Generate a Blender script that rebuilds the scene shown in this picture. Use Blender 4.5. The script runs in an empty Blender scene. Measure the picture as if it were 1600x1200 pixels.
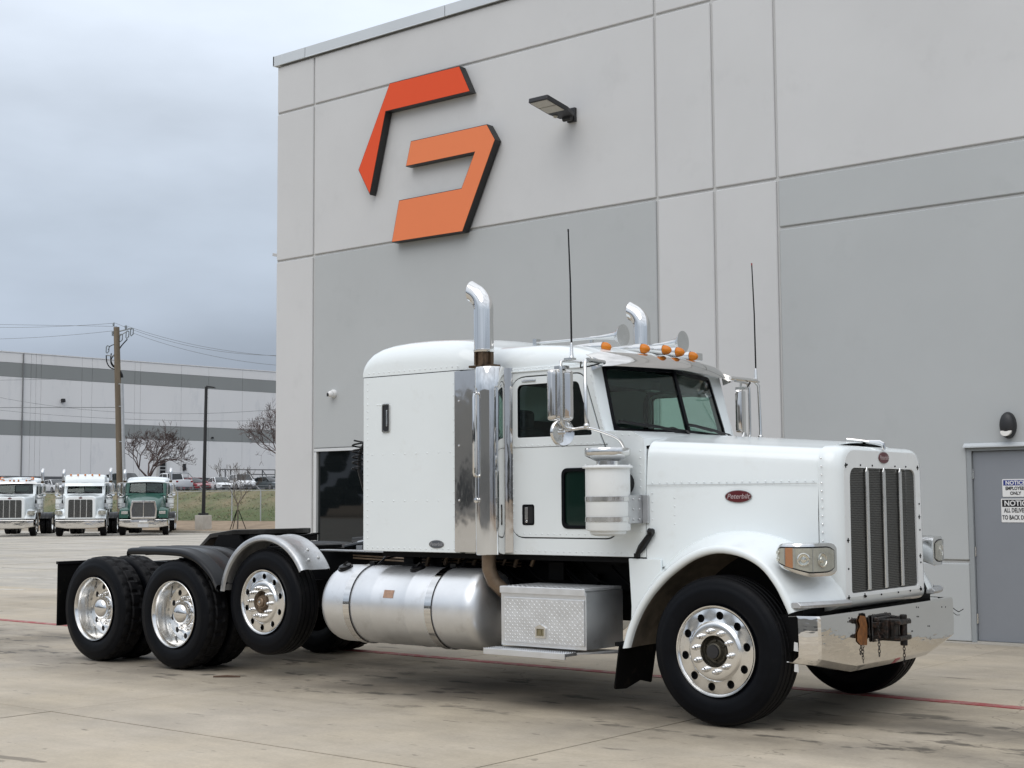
import bpy, bmesh, math, random
from mathutils import Vector, Matrix
random.seed(7)
SC = bpy.context.scene
COL = SC.collection
PI = math.pi
def R(a): return math.radians(a)

# ------------------------------------------------------------------ camera
cam = bpy.data.cameras.new('camera'); cam_o = bpy.data.objects.new('camera', cam); COL.objects.link(cam_o)
YAW, PIT, ROLL, HCAM = -0.6893, 0.0815, -0.0064, 1.59
fw = Vector((math.sin(YAW)*math.cos(PIT), math.cos(YAW)*math.cos(PIT), math.sin(PIT)))
r0 = fw.cross(Vector((0, 0, 1))).normalized(); u0 = r0.cross(fw)
rt = math.cos(ROLL)*r0 + math.sin(ROLL)*u0
up = -math.sin(ROLL)*r0 + math.cos(ROLL)*u0
cam_o.matrix_world = Matrix(((rt.x, up.x, -fw.x, 0), (rt.y, up.y, -fw.y, 0), (rt.z, up.z, -fw.z, HCAM), (0, 0, 0, 1)))
cam.sensor_width = 36; cam.lens = 2245/1600*36
cam.clip_start = 0.05; cam.clip_end = 3000
SC.camera = cam_o

# ------------------------------------------------------------------ sky, sun, exposure
SUN_EL, SUN_AZ = 50, 165          # azimuth of the sun measured clockwise from +Y
w = bpy.data.worlds.new('World'); SC.world = w; w.use_nodes = True
nt = w.node_tree; nt.nodes.clear()
def nn(t, **k):
    n = nt.nodes.new(t)
    for a, b in k.items(): setattr(n, a, b)
    return n
def lk(a, b): nt.links.new(a, b)
wo = nn('ShaderNodeOutputWorld'); bgs = nn('ShaderNodeBackground'); bgc = nn('ShaderNodeBackground'); mx = nn('ShaderNodeMixShader')
sky = nn('ShaderNodeTexSky', sky_type='NISHITA'); sky.sun_disc = False
sky.sun_elevation = R(SUN_EL); sky.sun_rotation = R(SUN_AZ); sky.air_density = 1.0; sky.dust_density = 3.0
lk(sky.outputs[0], bgs.inputs[0]); bgs.inputs[1].default_value = 0.09
tc = nn('ShaderNodeTexCoord'); sep = nn('ShaderNodeSeparateXYZ'); lk(tc.outputs['Generated'], sep.inputs[0])
# brightness of the overcast rises from horizon to zenith
mr = nn('ShaderNodeMapRange'); mr.inputs[1].default_value = -0.02; mr.inputs[2].default_value = 1.0
lk(sep.outputs[2], mr.inputs[0])
ramp = nn('ShaderNodeValToRGB'); lk(mr.outputs[0], ramp.inputs[0])
e = ramp.color_ramp.elements
e[0].position = 0.0; e[0].color = (.385, .43, .515, 1)
e[1].position = 1.0; e[1].color = (1.36, 1.42, 1.50, 1)
for p, c in ((.10, (.41, .47, .57)), (.20, (.60, .68, .79)), (.33, (.80, .88, .99)), (.55, (1.05, 1.11, 1.20))):
    x = e.new(p); x.color = (*c, 1)
# cloud structure: flatten direction onto a high layer
mpv = nn('ShaderNodeMapping'); mpv.inputs['Scale'].default_value = (1.0, 1.0, 2.6); mpv.inputs['Location'].default_value = (3.1, 1.7, .4)
lk(tc.outputs['Generated'], mpv.inputs[0])
ns = nn('ShaderNodeTexNoise'); ns.inputs['Scale'].default_value = 3.1; ns.inputs['Detail'].default_value = 6; ns.inputs['Roughness'].default_value = .48
lk(mpv.outputs[0], ns.inputs[0])
mr2 = nn('ShaderNodeMapRange'); mr2.inputs[1].default_value = .30; mr2.inputs[2].default_value = .70; mr2.inputs[3].default_value = .77; mr2.inputs[4].default_value = 1.20
lk(ns.outputs[0], mr2.inputs[0])
vm = nn('ShaderNodeVectorMath', operation='SCALE'); lk(ramp.outputs[0], vm.inputs[0]); lk(mr2.outputs[0], vm.inputs['Scale'])
lk(vm.outputs[0], bgc.inputs[0]); bgc.inputs[1].default_value = 1.0
mx.inputs[0].default_value = .88
lk(bgs.outputs[0], mx.inputs[1]); lk(bgc.outputs[0], mx.inputs[2]); lk(mx.outputs[0], wo.inputs[0])

sl = bpy.data.lights.new('sun', 'SUN'); sl.energy = 1.0; sl.angle = R(50); sl.color = (1, .975, .945)
so = bpy.data.objects.new('sun', sl); COL.objects.link(so)
sd = Vector((math.sin(R(SUN_AZ))*math.cos(R(SUN_EL)), math.cos(R(SUN_AZ))*math.cos(R(SUN_EL)), math.sin(R(SUN_EL))))
so.rotation_euler = sd.to_track_quat('Z', 'Y').to_euler()
SC.view_settings.view_transform = 'Standard'; SC.view_settings.look = 'None'
SC.view_settings.exposure = 0.0; SC.view_settings.gamma = 1.0; SC.view_settings.use_curve_mapping = False
SC.render.engine = 'CYCLES'
SC.render.resolution_x = 1024; SC.render.resolution_y = 768
SC.cycles.max_bounces = 8; SC.cycles.transparent_max_bounces = 12; SC.cycles.sample_clamp_indirect = 6
SC.cycles.caustics_reflective = False; SC.cycles.caustics_refractive = False

# ------------------------------------------------------------------ materials
MATS = {}
def mat(name, col, rough=.5, metal=0., var=0., vscale=3., bump=0., bscale=40., coat=0., dirt=None, world=False, spec=.5, rvar=0., bdist=.01, stretch=(1, 1, 1)):
    """procedural material: base colour broken by two octaves of noise, optional dirt colour, roughness variation and bump"""
    m = bpy.data.materials.new(name); m.use_nodes = True
    t = m.node_tree; b = t.nodes['Principled BSDF']; N = t.nodes.new; L = t.links.new
    b.inputs['Roughness'].default_value = rough; b.inputs['Metallic'].default_value = metal
    b.inputs['Specular IOR Level'].default_value = spec; b.inputs['Coat Weight'].default_value = coat
    b.inputs['Coat Roughness'].default_value = .06
    b.inputs['Base Color'].default_value = (*col, 1)
    m.diffuse_color = (*col, 1)
    if world: src = N('ShaderNodeNewGeometry').outputs['Position']
    else: src = N('ShaderNodeTexCoord').outputs['Object']
    if stretch != (1, 1, 1):
        mp = N('ShaderNodeMapping'); mp.inputs['Scale'].default_value = stretch; L(src, mp.inputs[0]); src = mp.outputs[0]
    out = None
    if var or dirt or rvar:
        n = N('ShaderNodeTexNoise'); n.inputs['Scale'].default_value = vscale; n.inputs['Detail'].default_value = 6; n.inputs['Roughness'].default_value = .6
        L(src, n.inputs[0])
    if var:
        r = N('ShaderNodeMapRange'); r.inputs[1].default_value = .3; r.inputs[2].default_value = .7
        r.inputs[3].default_value = 1-var; r.inputs[4].default_value = 1+var; L(n.outputs[0], r.inputs[0])
        s = N('ShaderNodeVectorMath'); s.operation = 'SCALE'; s.inputs[0].default_value = col; L(r.outputs[0], s.inputs['Scale']); out = s.outputs[0]
        L(out, b.inputs['Base Color'])
    if dirt:
        dc, lo, hi, amt, ds = dirt
        n2 = N('ShaderNodeTexNoise'); n2.inputs['Scale'].default_value = ds; n2.inputs['Detail'].default_value = 8; n2.inputs['Roughness'].default_value = .65; L(src, n2.inputs[0])
        r2 = N('ShaderNodeMapRange'); r2.inputs[1].default_value = lo; r2.inputs[2].default_value = hi; r2.inputs[3].default_value = 0; r2.inputs[4].default_value = amt; L(n2.outputs[0], r2.inputs[0])
        mxx = N('ShaderNodeMix'); mxx.data_type = 'RGBA'; L(r2.outputs[0], mxx.inputs[0])
        if out: L(out, mxx.inputs[6])
        else: mxx.inputs[6].default_value = (*col, 1)
        mxx.inputs[7].default_value = (*dc, 1); L(mxx.outputs[2], b.inputs['Base Color'])
    if rvar:
        r3 = N('ShaderNodeMapRange'); r3.inputs[1].default_value = .3; r3.inputs[2].default_value = .7
        r3.inputs[3].default_value = max(0.02, rough-rvar); r3.inputs[4].default_value = rough+rvar; L(n.outputs[0], r3.inputs[0]); L(r3.outputs[0], b.inputs['Roughness'])
    if bump:
        nb = N('ShaderNodeTexNoise'); nb.inputs['Scale'].default_value = bscale; nb.inputs['Detail'].default_value = 4; L(src, nb.inputs[0])
        bp = N('ShaderNodeBump'); bp.inputs['Strength'].default_value = bump; bp.inputs['Distance'].default_value = bdist
        L(nb.outputs[0], bp.inputs['Height']); L(bp.outputs[0], b.inputs['Normal'])
    MATS[name] = m
    return m
def glass(name, tint, gl=.12, rough=.01):
    m = bpy.data.materials.new(name); m.use_nodes = True; t = m.node_tree; t.nodes.clear(); N = t.nodes.new; L = t.links.new
    o = N('ShaderNodeOutputMaterial'); a = N('ShaderNodeBsdfTransparent'); a.inputs[0].default_value = (*tint, 1)
    g = N('ShaderNodeBsdfGlossy'); g.inputs['Roughness'].default_value = rough
    # Schlick reflectance from |N.I|, the same from both sides of a pane
    ge = N('ShaderNodeNewGeometry'); dt = N('ShaderNodeVectorMath'); dt.operation = 'DOT_PRODUCT'; L(ge.outputs['Incoming'], dt.inputs[0]); L(ge.outputs['Normal'], dt.inputs[1])
    def mt(op, x, y=None, z=None):
        n = N('ShaderNodeMath'); n.operation = op
        for i, v in enumerate((x, y, z)):
            if v is None: continue
            if isinstance(v, (int, float)): n.inputs[i].default_value = v
            else: L(v, n.inputs[i])
        return n.outputs[0]
    p5 = mt('POWER', mt('SUBTRACT', 1.0, mt('ABSOLUTE', dt.outputs['Value'])), 5.0)
    fac = mt('MULTIPLY_ADD', p5, .90, .025+gl*.12)
    mxx = N('ShaderNodeMixShader'); L(fac, mxx.inputs[0]); L(a.outputs[0], mxx.inputs[1]); L(g.outputs[0], mxx.inputs[2]); L(mxx.outputs[0], o.inputs[0])
    MATS[name] = m; return m

white = mat('white_paint', (.785, .828, .836), .18, 0, var=.02, vscale=1.5, coat=.35, dirt=((.55, .53, .48), .58, .80, .35, 2.3), bump=.03, bscale=3, bdist=.02)
white2 = mat('white_paint_flat', (.78, .80, .80), .42, 0, var=.03, dirt=((.42, .38, .32), .56, .78, .5, 5))
chrome = mat('chrome', (.74, .735, .725), .05, 1, rvar=.03, vscale=5, bump=.10, bscale=3.2, bdist=.02, stretch=(1.4, 1.4, .35))
chrome_bent = mat('chrome_wavy', (.70, .68, .655), .05, 1, rvar=.03, vscale=4, bump=.22, bscale=1.5, bdist=.018, stretch=(1.6, 1, .8))
bumper_m = mat('chrome_bumper', (.74, .72, .69), .035, 1, rvar=.015, vscale=5, bump=.26, bscale=1.3, bdist=.035, stretch=(1, 1, 2.6))
steel = mat('polished_aluminium', (.72, .72, .71), .16, 1, var=.05, vscale=7, rvar=.06)
alu_rim = mat('wheel_aluminium', (.78, .775, .76), .17, 1, var=.04, vscale=9, rvar=.06, dirt=((.42, .39, .34), .55, .8, .5, 14))
alu_dull = mat('brushed_aluminium', (.78, .79, .80), .36, .88, var=.05, vscale=4, rvar=.05, bump=.06, bscale=3, dirt=((.4, .38, .35), .58, .8, .45, 6))
alu_box = mat('tread_plate_aluminium', (.74, .75, .76), .36, .70, var=.07, vscale=9, rvar=.06, dirt=((.35, .33, .3), .60, .82, .5, 8))
alu_old = mat('weathered_aluminium', (.52, .53, .54), .42, .8, var=.10, vscale=8, dirt=((.30, .27, .25), .52, .75, .6, 9))
rubber = mat('tyre_rubber', (.0022, .0028, .0045), .45, 0, var=.15, vscale=6, rvar=.10, bump=.15, bscale=60, bdist=.003, spec=.13, dirt=((.016, .016, .017), .60, .85, .4, 7))
tread = mat('tread_rubber', (.004, .004, .005), .6, 0, var=.2, vscale=12, bump=.2, bscale=80, bdist=.003, spec=.2, dirt=((.03, .029, .027), .55, .8, .5, 9))
black = mat('black_paint', (.005, .005, .006), .35, 0, spec=.3, var=.1, vscale=9)
frame_m = mat('frame_black', (.003, .003, .0035), .5, 0, var=.2, vscale=6, spec=.15, dirt=((.014, .013, .012), .6, .8, .5, 5))
poly = mat('black_poly', (.006, .007, .009), .34, 0, spec=.28, var=.10, vscale=5, bump=.15, bscale=120, bdist=.002, dirt=((.05, .05, .052), .62, .85, .35, 3))
flapm = mat('mud_flap_rubber', (.003, .003, .003), .65, 0, var=.3, vscale=7, spec=.12, dirt=((.05, .04, .028), .57, .72, .6, 6))
grease = mat('greasy_hub', (.07, .062, .045), .5, .4, var=.3, vscale=20)
hubblack = mat('hub_cap_black', (.02, .02, .022), .35, 0)
rust = mat('rusty_pipe', (.20, .145, .10), .5, .55, var=.25, vscale=9, dirt=((.30, .22, .15), .45, .7, .6, 6))
rust2 = mat('orange_rust', (.20, .078, .020), .7, 0, var=.35, vscale=26, bump=.3, bscale=90)
hitchm = mat('oily_iron', (.012, .010, .009), .42, .3, var=.5, vscale=22, bump=.5, bscale=60, dirt=((.10, .05, .03), .5, .7, .6, 22))
amber = mat('amber_lens', (.60, .18, .010), .25, 0, spec=.35)
seam = mat('seam_dark', (.018, .018, .018), .7)
collar_m = mat('heat_stained_steel', (.10, .065, .04), .45, .6, var=.5, vscale=14)
meshm = mat('grille_mesh', (.20, .20, .19), .35, .8)
gril_bk = mat('grille_dark', (.008, .008, .009), .8)
cabin = mat('cabin_trim', (.018, .019, .021), .7, 0, var=.2, vscale=6)
seatm = mat('seat_cloth', (.04, .042, .045), .85, 0, var=.2)
redb = mat('emblem_red', (.085, .003, .007), .3, 0, coat=.2)
greyb = mat('emblem_grey', (.10, .11, .12), .35, .3)
lettr = mat('emblem_letters', (.42, .34, .34), .4, .3)
reflector = mat('lamp_reflector', (.75, .74, .70), .12, 1, bump=.2, bscale=25, bdist=.01)
lampwh = mat('lamp_bowl', (.50, .49, .45), .3, .25, var=.12, vscale=25)
g_screen = glass('windscreen_glass', (.74, .85, .81))
g_side = glass('side_glass', (.78, .89, .85))
g_lamp = glass('lamp_glass', (.97, .97, .95), .2, .04)
inner = mat('fender_inner_lit', (.22, .185, .145), .75, 0, var=.3, vscale=5, dirt=((.05, .045, .04), .42, .7, .8, 4))

# ------------------------------------------------------------------ mesh builder
class MB:
    def __init__(s): s.v = []; s.f = []; s.m = []
    def add(s, vs, fs, mi=0):
        o = len(s.v); s.v += [tuple(v) for v in vs]
        for f in fs: s.f.append(tuple(i+o for i in f)); s.m.append(mi)
        return s
    def box(s, x0, x1, y0, y1, z0, z1, mi=0, M=None):
        vs = [Vector((x, y, z)) for x in (x0, x1) for y in (y0, y1) for z in (z0, z1)]
        if M: vs = [M @ v for v in vs]
        return s.add(vs, [(0, 1, 3, 2), (4, 6, 7, 5), (0, 4, 5, 1), (2, 3, 7, 6), (0, 2, 6, 4), (1, 5, 7, 3)], mi)
    def cbox(s, c, sz, M=None, mi=0):
        T = Matrix.Translation(Vector(c)) @ (M.to_4x4() if M else Matrix.Identity(4))
        return s.box(-sz[0]/2, sz[0]/2, -sz[1]/2, sz[1]/2, -sz[2]/2, sz[2]/2, mi, T)
    def rings(s, rs, closed=True, cap=True, mi=0):
        n = len(rs[0]); vs = [p for r in rs for p in r]; fs = []
        for i in range(len(rs)-1):
            for j in range(n if closed else n-1):
                k = (j+1) % n; fs.append((i*n+j, i*n+k, (i+1)*n+k, (i+1)*n+j))
        if cap and closed: fs += [tuple(range(n))[::-1], tuple((len(rs)-1)*n+j for j in range(n))]
        return s.add(vs, fs, mi)
    def tube(s, pts, r, n=10, cap=True, mi=0):
        pts = [Vector(p) for p in pts]; rs = []; rad = r if isinstance(r, (list, tuple)) else [r]*len(pts)
        t0 = (pts[1]-pts[0]).normalized(); a = t0.orthogonal().normalized()
        for i, p in enumerate(pts):
            t = ((pts[min(i+1, len(pts)-1)]-p).normalized() + (p-pts[max(i-1, 0)]).normalized()).normalized() if 0 < i < len(pts)-1 else (pts[1]-pts[0] if i == 0 else p-pts[i-1]).normalized()
            a = (a - t*a.dot(t)).normalized(); b = t.cross(a)
            rs.append([p + (a*math.cos(2*PI*k/n) + b*math.sin(2*PI*k/n))*rad[i] for k in range(n)])
        return s.rings(rs, True, cap, mi)
    def cyl(s, p0, p1, r, r1=None, n=20, cap=True, mi=0): return s.tube([p0, p1], [r, r if r1 is None else r1], n, cap, mi)
    def lathe(s, prof, o=(0, 0, 0), ax=(0, 0, 1), n=32, cap=False, mi=0):
        """prof: (radius, height along axis)"""
        ax = Vector(ax).normalized(); a = ax.orthogonal().normalized(); b = ax.cross(a); o = Vector(o)
        if abs(ax.z) < .5: a = Vector((0, 0, 1)); b = ax.cross(a)
        rs = [[o + ax*h + (a*math.cos(2*PI*k/n)+b*math.sin(2*PI*k/n))*max(r, 1e-4) for k in range(n)] for r, h in prof]
        return s.rings(rs, True, cap, mi)
    def ball(s, c, r, n=14, m=8, mi=0, sc=(1, 1, 1)):
        c = Vector(c)
        rs = [[c + Vector((math.sin(PI*i/m)*math.cos(2*PI*k/n)*r*sc[0], math.sin(PI*i/m)*math.sin(2*PI*k/n)*r*sc[1], math.cos(PI*i/m)*r*sc[2])) for k in range(n)] for i in range(1, m)]
        return s.rings(rs, True, True, mi)
    def prism(s, poly, fn, a, b, mi=0):
        """polygon (2d) mapped by fn(u,v,t) between t=a and t=b"""
        n = len(poly); vs = [fn(u, v, a) for u, v in poly]+[fn(u, v, b) for u, v in poly]
        fs = [tuple(range(n))[::-1], tuple(range(n, 2*n))]+[(i, (i+1) % n, n+(i+1) % n, n+i) for i in range(n)]
        return s.add(vs, fs, mi)
    def holed(s, outer, holes, fn, a, b, mi=0):
        """flat plate with holes, between t=a and t=b"""
        bm = bmesh.new(); es = []; loops = [outer]+holes
        for lp in loops:
            vs = [bm.verts.new((u, v, 0)) for u, v in lp]
            es += [bm.edges.new((vs[i], vs[(i+1) % len(vs)])) for i in range(len(vs))]
        bmesh.ops.triangle_fill(bm, use_beauty=True, use_dissolve=False, edges=es, normal=(0, 0, 1))
        bm.verts.index_update(); pts = [(v.co.x, v.co.y) for v in bm.verts]; tris = [tuple(v.index for v in f.verts) for f in bm.faces]; bm.free()
        n = len(pts)
        s.add([fn(u, v, a) for u, v in pts]+[fn(u, v, b) for u, v in pts], [t[::-1] for t in tris]+[tuple(i+n for i in t) for t in tris], mi)
        for lp in loops:
            k = len(lp); s.add([fn(u, v, a) for u, v in lp]+[fn(u, v, b) for u, v in lp], [(i, (i+1) % k, k+(i+1) % k, k+i) for i in range(k)], mi)
        return s
    def mesh(s, name, mats, smooth=32):
        me = bpy.data.meshes.new(name); me.from_pydata(s.v, [], s.f)
        for m in (mats if isinstance(mats, (list, tuple)) else [mats]): me.materials.append(m)
        me.polygons.foreach_set('material_index', s.m)
        bm = bmesh.new(); bm.from_mesh(me); bmesh.ops.remove_doubles(bm, verts=bm.verts, dist=1e-5); bmesh.ops.recalc_face_normals(bm, faces=bm.faces); bm.to_mesh(me); bm.free()
        if smooth:
            me.shade_smooth(); me.set_sharp_from_angle(angle=R(smooth))
        return me
    def build(s, name, mats, parent=None, smooth=32, bevel=0, seg=2, solid=0, sub=0):
        o = bpy.data.objects.new(name, s.mesh(name, mats, smooth)); COL.objects.link(o)
        if parent is not None: o.parent = parent
        if sub: m = o.modifiers.new('sub', 'SUBSURF'); m.levels = m.render_levels = sub
        if solid: m = o.modifiers.new('solid', 'SOLIDIFY'); m.thickness = solid; m.offset = -1; es = o.modifiers.new('split', 'EDGE_SPLIT'); es.split_angle = R(max(smooth, 40)) if smooth else R(30)
        if bevel: m = o.modifiers.new('bevel', 'BEVEL'); m.width = bevel; m.segments = seg; m.limit_method = 'ANGLE'; m.angle_limit = R(35); m.harden_normals = True
        return o
def tag(o, label=None, cat=None, group=None, kind=None):
    if label: o['label'] = label
    if cat: o['category'] = cat
    if group: o['group'] = group
    if kind: o['kind'] = kind
    return o
def empty(name, loc=(0, 0, 0), rz=0, parent=None):
    o = bpy.data.objects.new(name, None); COL.objects.link(o); o.location = loc; o.rotation_euler = (0, 0, rz); o.empty_display_size = .1
    if parent is not None: o.parent = parent
    return o
def clone(name, me, parent, loc=(0, 0, 0), rot=(0, 0, 0), sc=1):
    o = bpy.data.objects.new(name, me); COL.objects.link(o); o.parent = parent; o.location = loc; o.rotation_euler = rot
    o.scale = (sc,)*3 if not isinstance(sc, tuple) else sc
    return o
def XZ(x, z, t): return (x, t, z)
def YZ(y, z, t): return (t, y, z)
def XY(x, y, t): return (x, y, t)
def roundpoly(pts, r, n=5):
    """round the corners of a polygon; r single or per corner"""
    out = []; k = len(pts)
    for i in range(k):
        p = Vector(pts[i]); a = Vector(pts[i-1])-p; b = Vector(pts[(i+1) % k])-p; rr = r[i] if isinstance(r, (list, tuple)) else r
        if rr <= 0: out.append(tuple(p)); continue
        ang = a.angle(b); d = min(rr/math.tan(ang/2), a.length*.48, b.length*.48)
        p0 = p+a.normalized()*d; p1 = p+b.normalized()*d
        for j in range(n+1):
            t = j/n; q = p0*(1-t)**2 + p*2*t*(1-t) + p1*t*t; out.append((q.x, q.y))
    return out
def ell(cx, cz, a, b, n=24): return [(cx+a*math.cos(2*PI*i/n), cz+b*math.sin(2*PI*i/n)) for i in range(n)]
def interp(pts, t):
    """Catmull-Rom through pts, t in 0..1"""
    n = len(pts)-1; x = min(max(t, 0), 1)*n; i = min(int(x), n-1); u = x-i
    P = [Vector(pts[max(0, min(n, i+k))]) for k in (-1, 0, 1, 2)]
    return .5*((2*P[1])+(P[2]-P[0])*u+(2*P[0]-5*P[1]+4*P[2]-P[3])*u*u+(3*P[1]-P[0]-3*P[2]+P[3])*u**3)
def text(body, size, m, parent, M, name='lettering', ext=.0015, shear=0, sx=1, align='CENTER', bold=0):
    c = bpy.data.curves.new(name, 'FONT'); c.body = body; c.size = size; c.extrude = ext; c.shear = shear; c.align_x = align; c.align_y = 'CENTER'; c.offset = bold; c.resolution_u = 3
    t = bpy.data.objects.new('tmp', c); COL.objects.link(t)
    me = bpy.data.meshes.new_from_object(t.evaluated_get(bpy.context.evaluated_depsgraph_get())); bpy.data.objects.remove(t); bpy.data.curves.remove(c)
    me.transform(M @ Matrix.Diagonal((sx, 1, 1, 1))); me.materials.clear(); me.materials.append(m); me.name = name
    o = bpy.data.objects.new(name, me); COL.objects.link(o)
    if parent is not None: o.parent = parent
    return o
def face_mat(o, right, upv):
    r_ = Vector(right).normalized(); u_ = Vector(upv).normalized(); n_ = r_.cross(u_)
    return Matrix(((r_.x, u_.x, n_.x, o[0]), (r_.y, u_.y, n_.y, o[1]), (r_.z, u_.z, n_.z, o[2]), (0, 0, 0, 1)))

# ================================================================== SETTING
def ray(px, py): return fw + rt*((px-800)/2245) - up*((py-600)/2245)
def at(px, py, d): return Vector((0, 0, HCAM)) + ray(px, py)*d          # point at camera depth d
def at_z(px, py, z): r_ = ray(px, py); return Vector((0, 0, HCAM)) + r_*((z-HCAM)/r_.z)
def strip_z(y):                                                         # ground height beyond the yard
    P = [(49, 0), (50.5, .12), (56.3, .50), (58.5, 1.15), (62.3, 2.42), (100, 2.9), (700, 3.0)]
    if y <= 49: return 0
    for (a, za), (b, zb) in zip(P, P[1:]):
        if y <= b: return za+(zb-za)*(y-a)/(b-a)
    return 3.0

# concrete
def concrete_mat(name, base, rnd=.04, spots=True):
    m = mat(name, base, .78, 0, world=True)
    t = m.node_tree; b = t.nodes['Principled BSDF']; N = t.nodes.new; L = t.links.new
    pos = N('ShaderNodeNewGeometry').outputs['Position']
    def noise(sc, det=5, st=(1, 1, 1), rough=.6, rot=0):
        mp = N('ShaderNodeMapping'); mp.inputs['Scale'].default_value = st; mp.inputs['Rotation'].default_value = (0, 0, rot); L(pos, mp.inputs[0])
        n = N('ShaderNodeTexNoise'); n.inputs['Scale'].default_value = sc; n.inputs['Detail'].default_value = det; n.inputs['Roughness'].default_value = rough; L(mp.outputs[0], n.inputs[0]); return n.outputs[0]
    def rng(x, a, b_, c, d):
        r = N('ShaderNodeMapRange'); r.inputs[1].default_value = a; r.inputs[2].default_value = b_; r.inputs[3].default_value = c; r.inputs[4].default_value = d; L(x, r.inputs[0]); return r.outputs[0]
    def mul(a, b_):
        x = N('ShaderNodeMath'); x.operation = 'MULTIPLY'; L(a, x.inputs[0])
        if isinstance(b_, float): x.inputs[1].default_value = b_
        else: L(b_, x.inputs[1])
        return x.outputs[0]
    f = rng(noise(.35, 4), .3, .7, .86, 1.12)
    f = mul(f, rng(noise(2.2, 8, (1, 1, 1), .72), .3, .7, .86, 1.10))
    f = mul(f, rng(noise(38, 3), .3, .7, .93, 1.06))
    f = mul(f, rng(noise(1.1, 6, (.16, 1.3, 1), .65, R(-38)), .35, .68, .90, 1.08))      # tyre-worn streaks
    f = mul(f, rng(noise(.8, 5, (.10, 1.6, 1), .6, R(3)), .40, .72, 1.05, .88))
    oi = N('ShaderNodeObjectInfo').outputs['Random']; f = mul(f, rng(oi, 0, 1, 1-rnd, 1+rnd))
    if spots:
        st = rng(noise(2.6, 4, (.45, 1.6, 1), .5, R(8)), .675, .70, 0, 1)                # small dark stains, elongated
        st2 = rng(noise(9, 3, (.6, 1.3, 1), .5), .68, .72, 0, .9)
        f = mul(f, rng(st, 0, 1, 1, .55)); f = mul(f, rng(st2, 0, 1, 1, .6))
        # grey oily film plus painted shadow under the truck: a band along the bay
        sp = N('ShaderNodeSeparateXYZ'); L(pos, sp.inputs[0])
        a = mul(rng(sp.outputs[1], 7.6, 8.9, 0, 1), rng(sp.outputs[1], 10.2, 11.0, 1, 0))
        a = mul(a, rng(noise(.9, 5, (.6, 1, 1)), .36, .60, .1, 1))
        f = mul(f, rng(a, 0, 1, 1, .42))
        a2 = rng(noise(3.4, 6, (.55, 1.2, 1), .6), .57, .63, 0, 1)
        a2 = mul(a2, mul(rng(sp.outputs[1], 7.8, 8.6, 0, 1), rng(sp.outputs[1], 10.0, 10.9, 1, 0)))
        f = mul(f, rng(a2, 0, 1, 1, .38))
        cr = N('ShaderNodeTexVoronoi'); cr.feature = 'DISTANCE_TO_EDGE'; cr.inputs['Scale'].default_value = .16; wv = N('ShaderNodeVectorMath'); wv.operation = 'MULTIPLY_ADD'; nz = N('ShaderNodeTexNoise'); nz.inputs['Scale'].default_value = 1.3; nz.inputs['Detail'].default_value = 6; L(pos, nz.inputs[0]); L(nz.outputs['Color'], wv.inputs[0]); wv.inputs[1].default_value = (1.1, 1.1, 0); L(pos, wv.inputs[2]); L(wv.outputs[0], cr.inputs['Vector'])
        f = mul(f, rng(cr.outputs['Distance'], 0, .0012, .55, 1))
    hue = N('ShaderNodeMix'); hue.data_type = 'RGBA'; L(rng(noise(.5, 3), .35, .65, 0, 1), hue.inputs[0])
    hue.inputs[6].default_value = (*base, 1); hue.inputs[7].default_value = (base[0]*.96, base[1]*.985, base[2]*1.06, 1)
    s = N('ShaderNodeVectorMath'); s.operation = 'SCALE'; L(hue.outputs[2], s.inputs[0]); L(f, s.inputs['Scale']); L(s.outputs[0], b.inputs['Base Color'])
    bp = N('ShaderNodeBump'); bp.inputs['Strength'].default_value = .25; bp.inputs['Distance'].default_value = .004; L(noise(55, 3), bp.inputs['Height']); L(bp.outputs[0], b.inputs['Normal'])
    L(rng(noise(1.4, 4), .3, .7, .62, .85), b.inputs['Roughness'])
    return m
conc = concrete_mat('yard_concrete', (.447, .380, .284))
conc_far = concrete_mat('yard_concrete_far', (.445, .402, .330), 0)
joint = mat('joint_filler', (.12, .11, .10), .9, world=True); jfar = mat('joint_far', (.30, .27, .23), .9, world=True)
earth = mat('bare_earth', (.27, .20, .135), .95, var=.25, vscale=1.2, world=True, dirt=((.16, .125, .08), .5, .7, .5, 6), bump=.5, bscale=8, bdist=.05)
asph = mat('lot_asphalt', (.07, .07, .075), .9, var=.15, vscale=.5, world=True)
grassm = mat('bank_grass', (.105, .120, .050), .95, var=.30, vscale=1.3, world=True, dirt=((.23, .185, .11), .40, .62, .85, .45), bump=.8, bscale=5, bdist=.1)

def bank_greener(m):     # the foot of the bank grows greener than its dry top
    t = m.node_tree; b_ = t.nodes['Principled BSDF']; N = t.nodes.new; L = t.links.new; src = b_.inputs['Base Color'].links[0].from_socket
    s_ = N('ShaderNodeSeparateXYZ'); L(N('ShaderNodeNewGeometry').outputs['Position'], s_.inputs[0]); nz = N('ShaderNodeTexNoise'); nz.inputs['Scale'].default_value = .7
    ad = N('ShaderNodeMath'); ad.operation = 'MULTIPLY_ADD'; L(nz.outputs[0], ad.inputs[0]); ad.inputs[1].default_value = 3.0; L(s_.outputs[1], ad.inputs[2])
    r_ = N('ShaderNodeMapRange'); r_.inputs[1].default_value = 58.6; r_.inputs[2].default_value = 61.2; r_.inputs[3].default_value = .85; r_.inputs[4].default_value = 0; L(ad.outputs[0], r_.inputs[0])
    x = N('ShaderNodeMix'); x.data_type = 'RGBA'; L(r_.outputs[0], x.inputs[0]); L(src, x.inputs[6]); x.inputs[7].default_value = (.075, .105, .030, 1); L(x.outputs[2], b_.inputs['Base Color'])
bank_greener(grassm)
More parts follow.
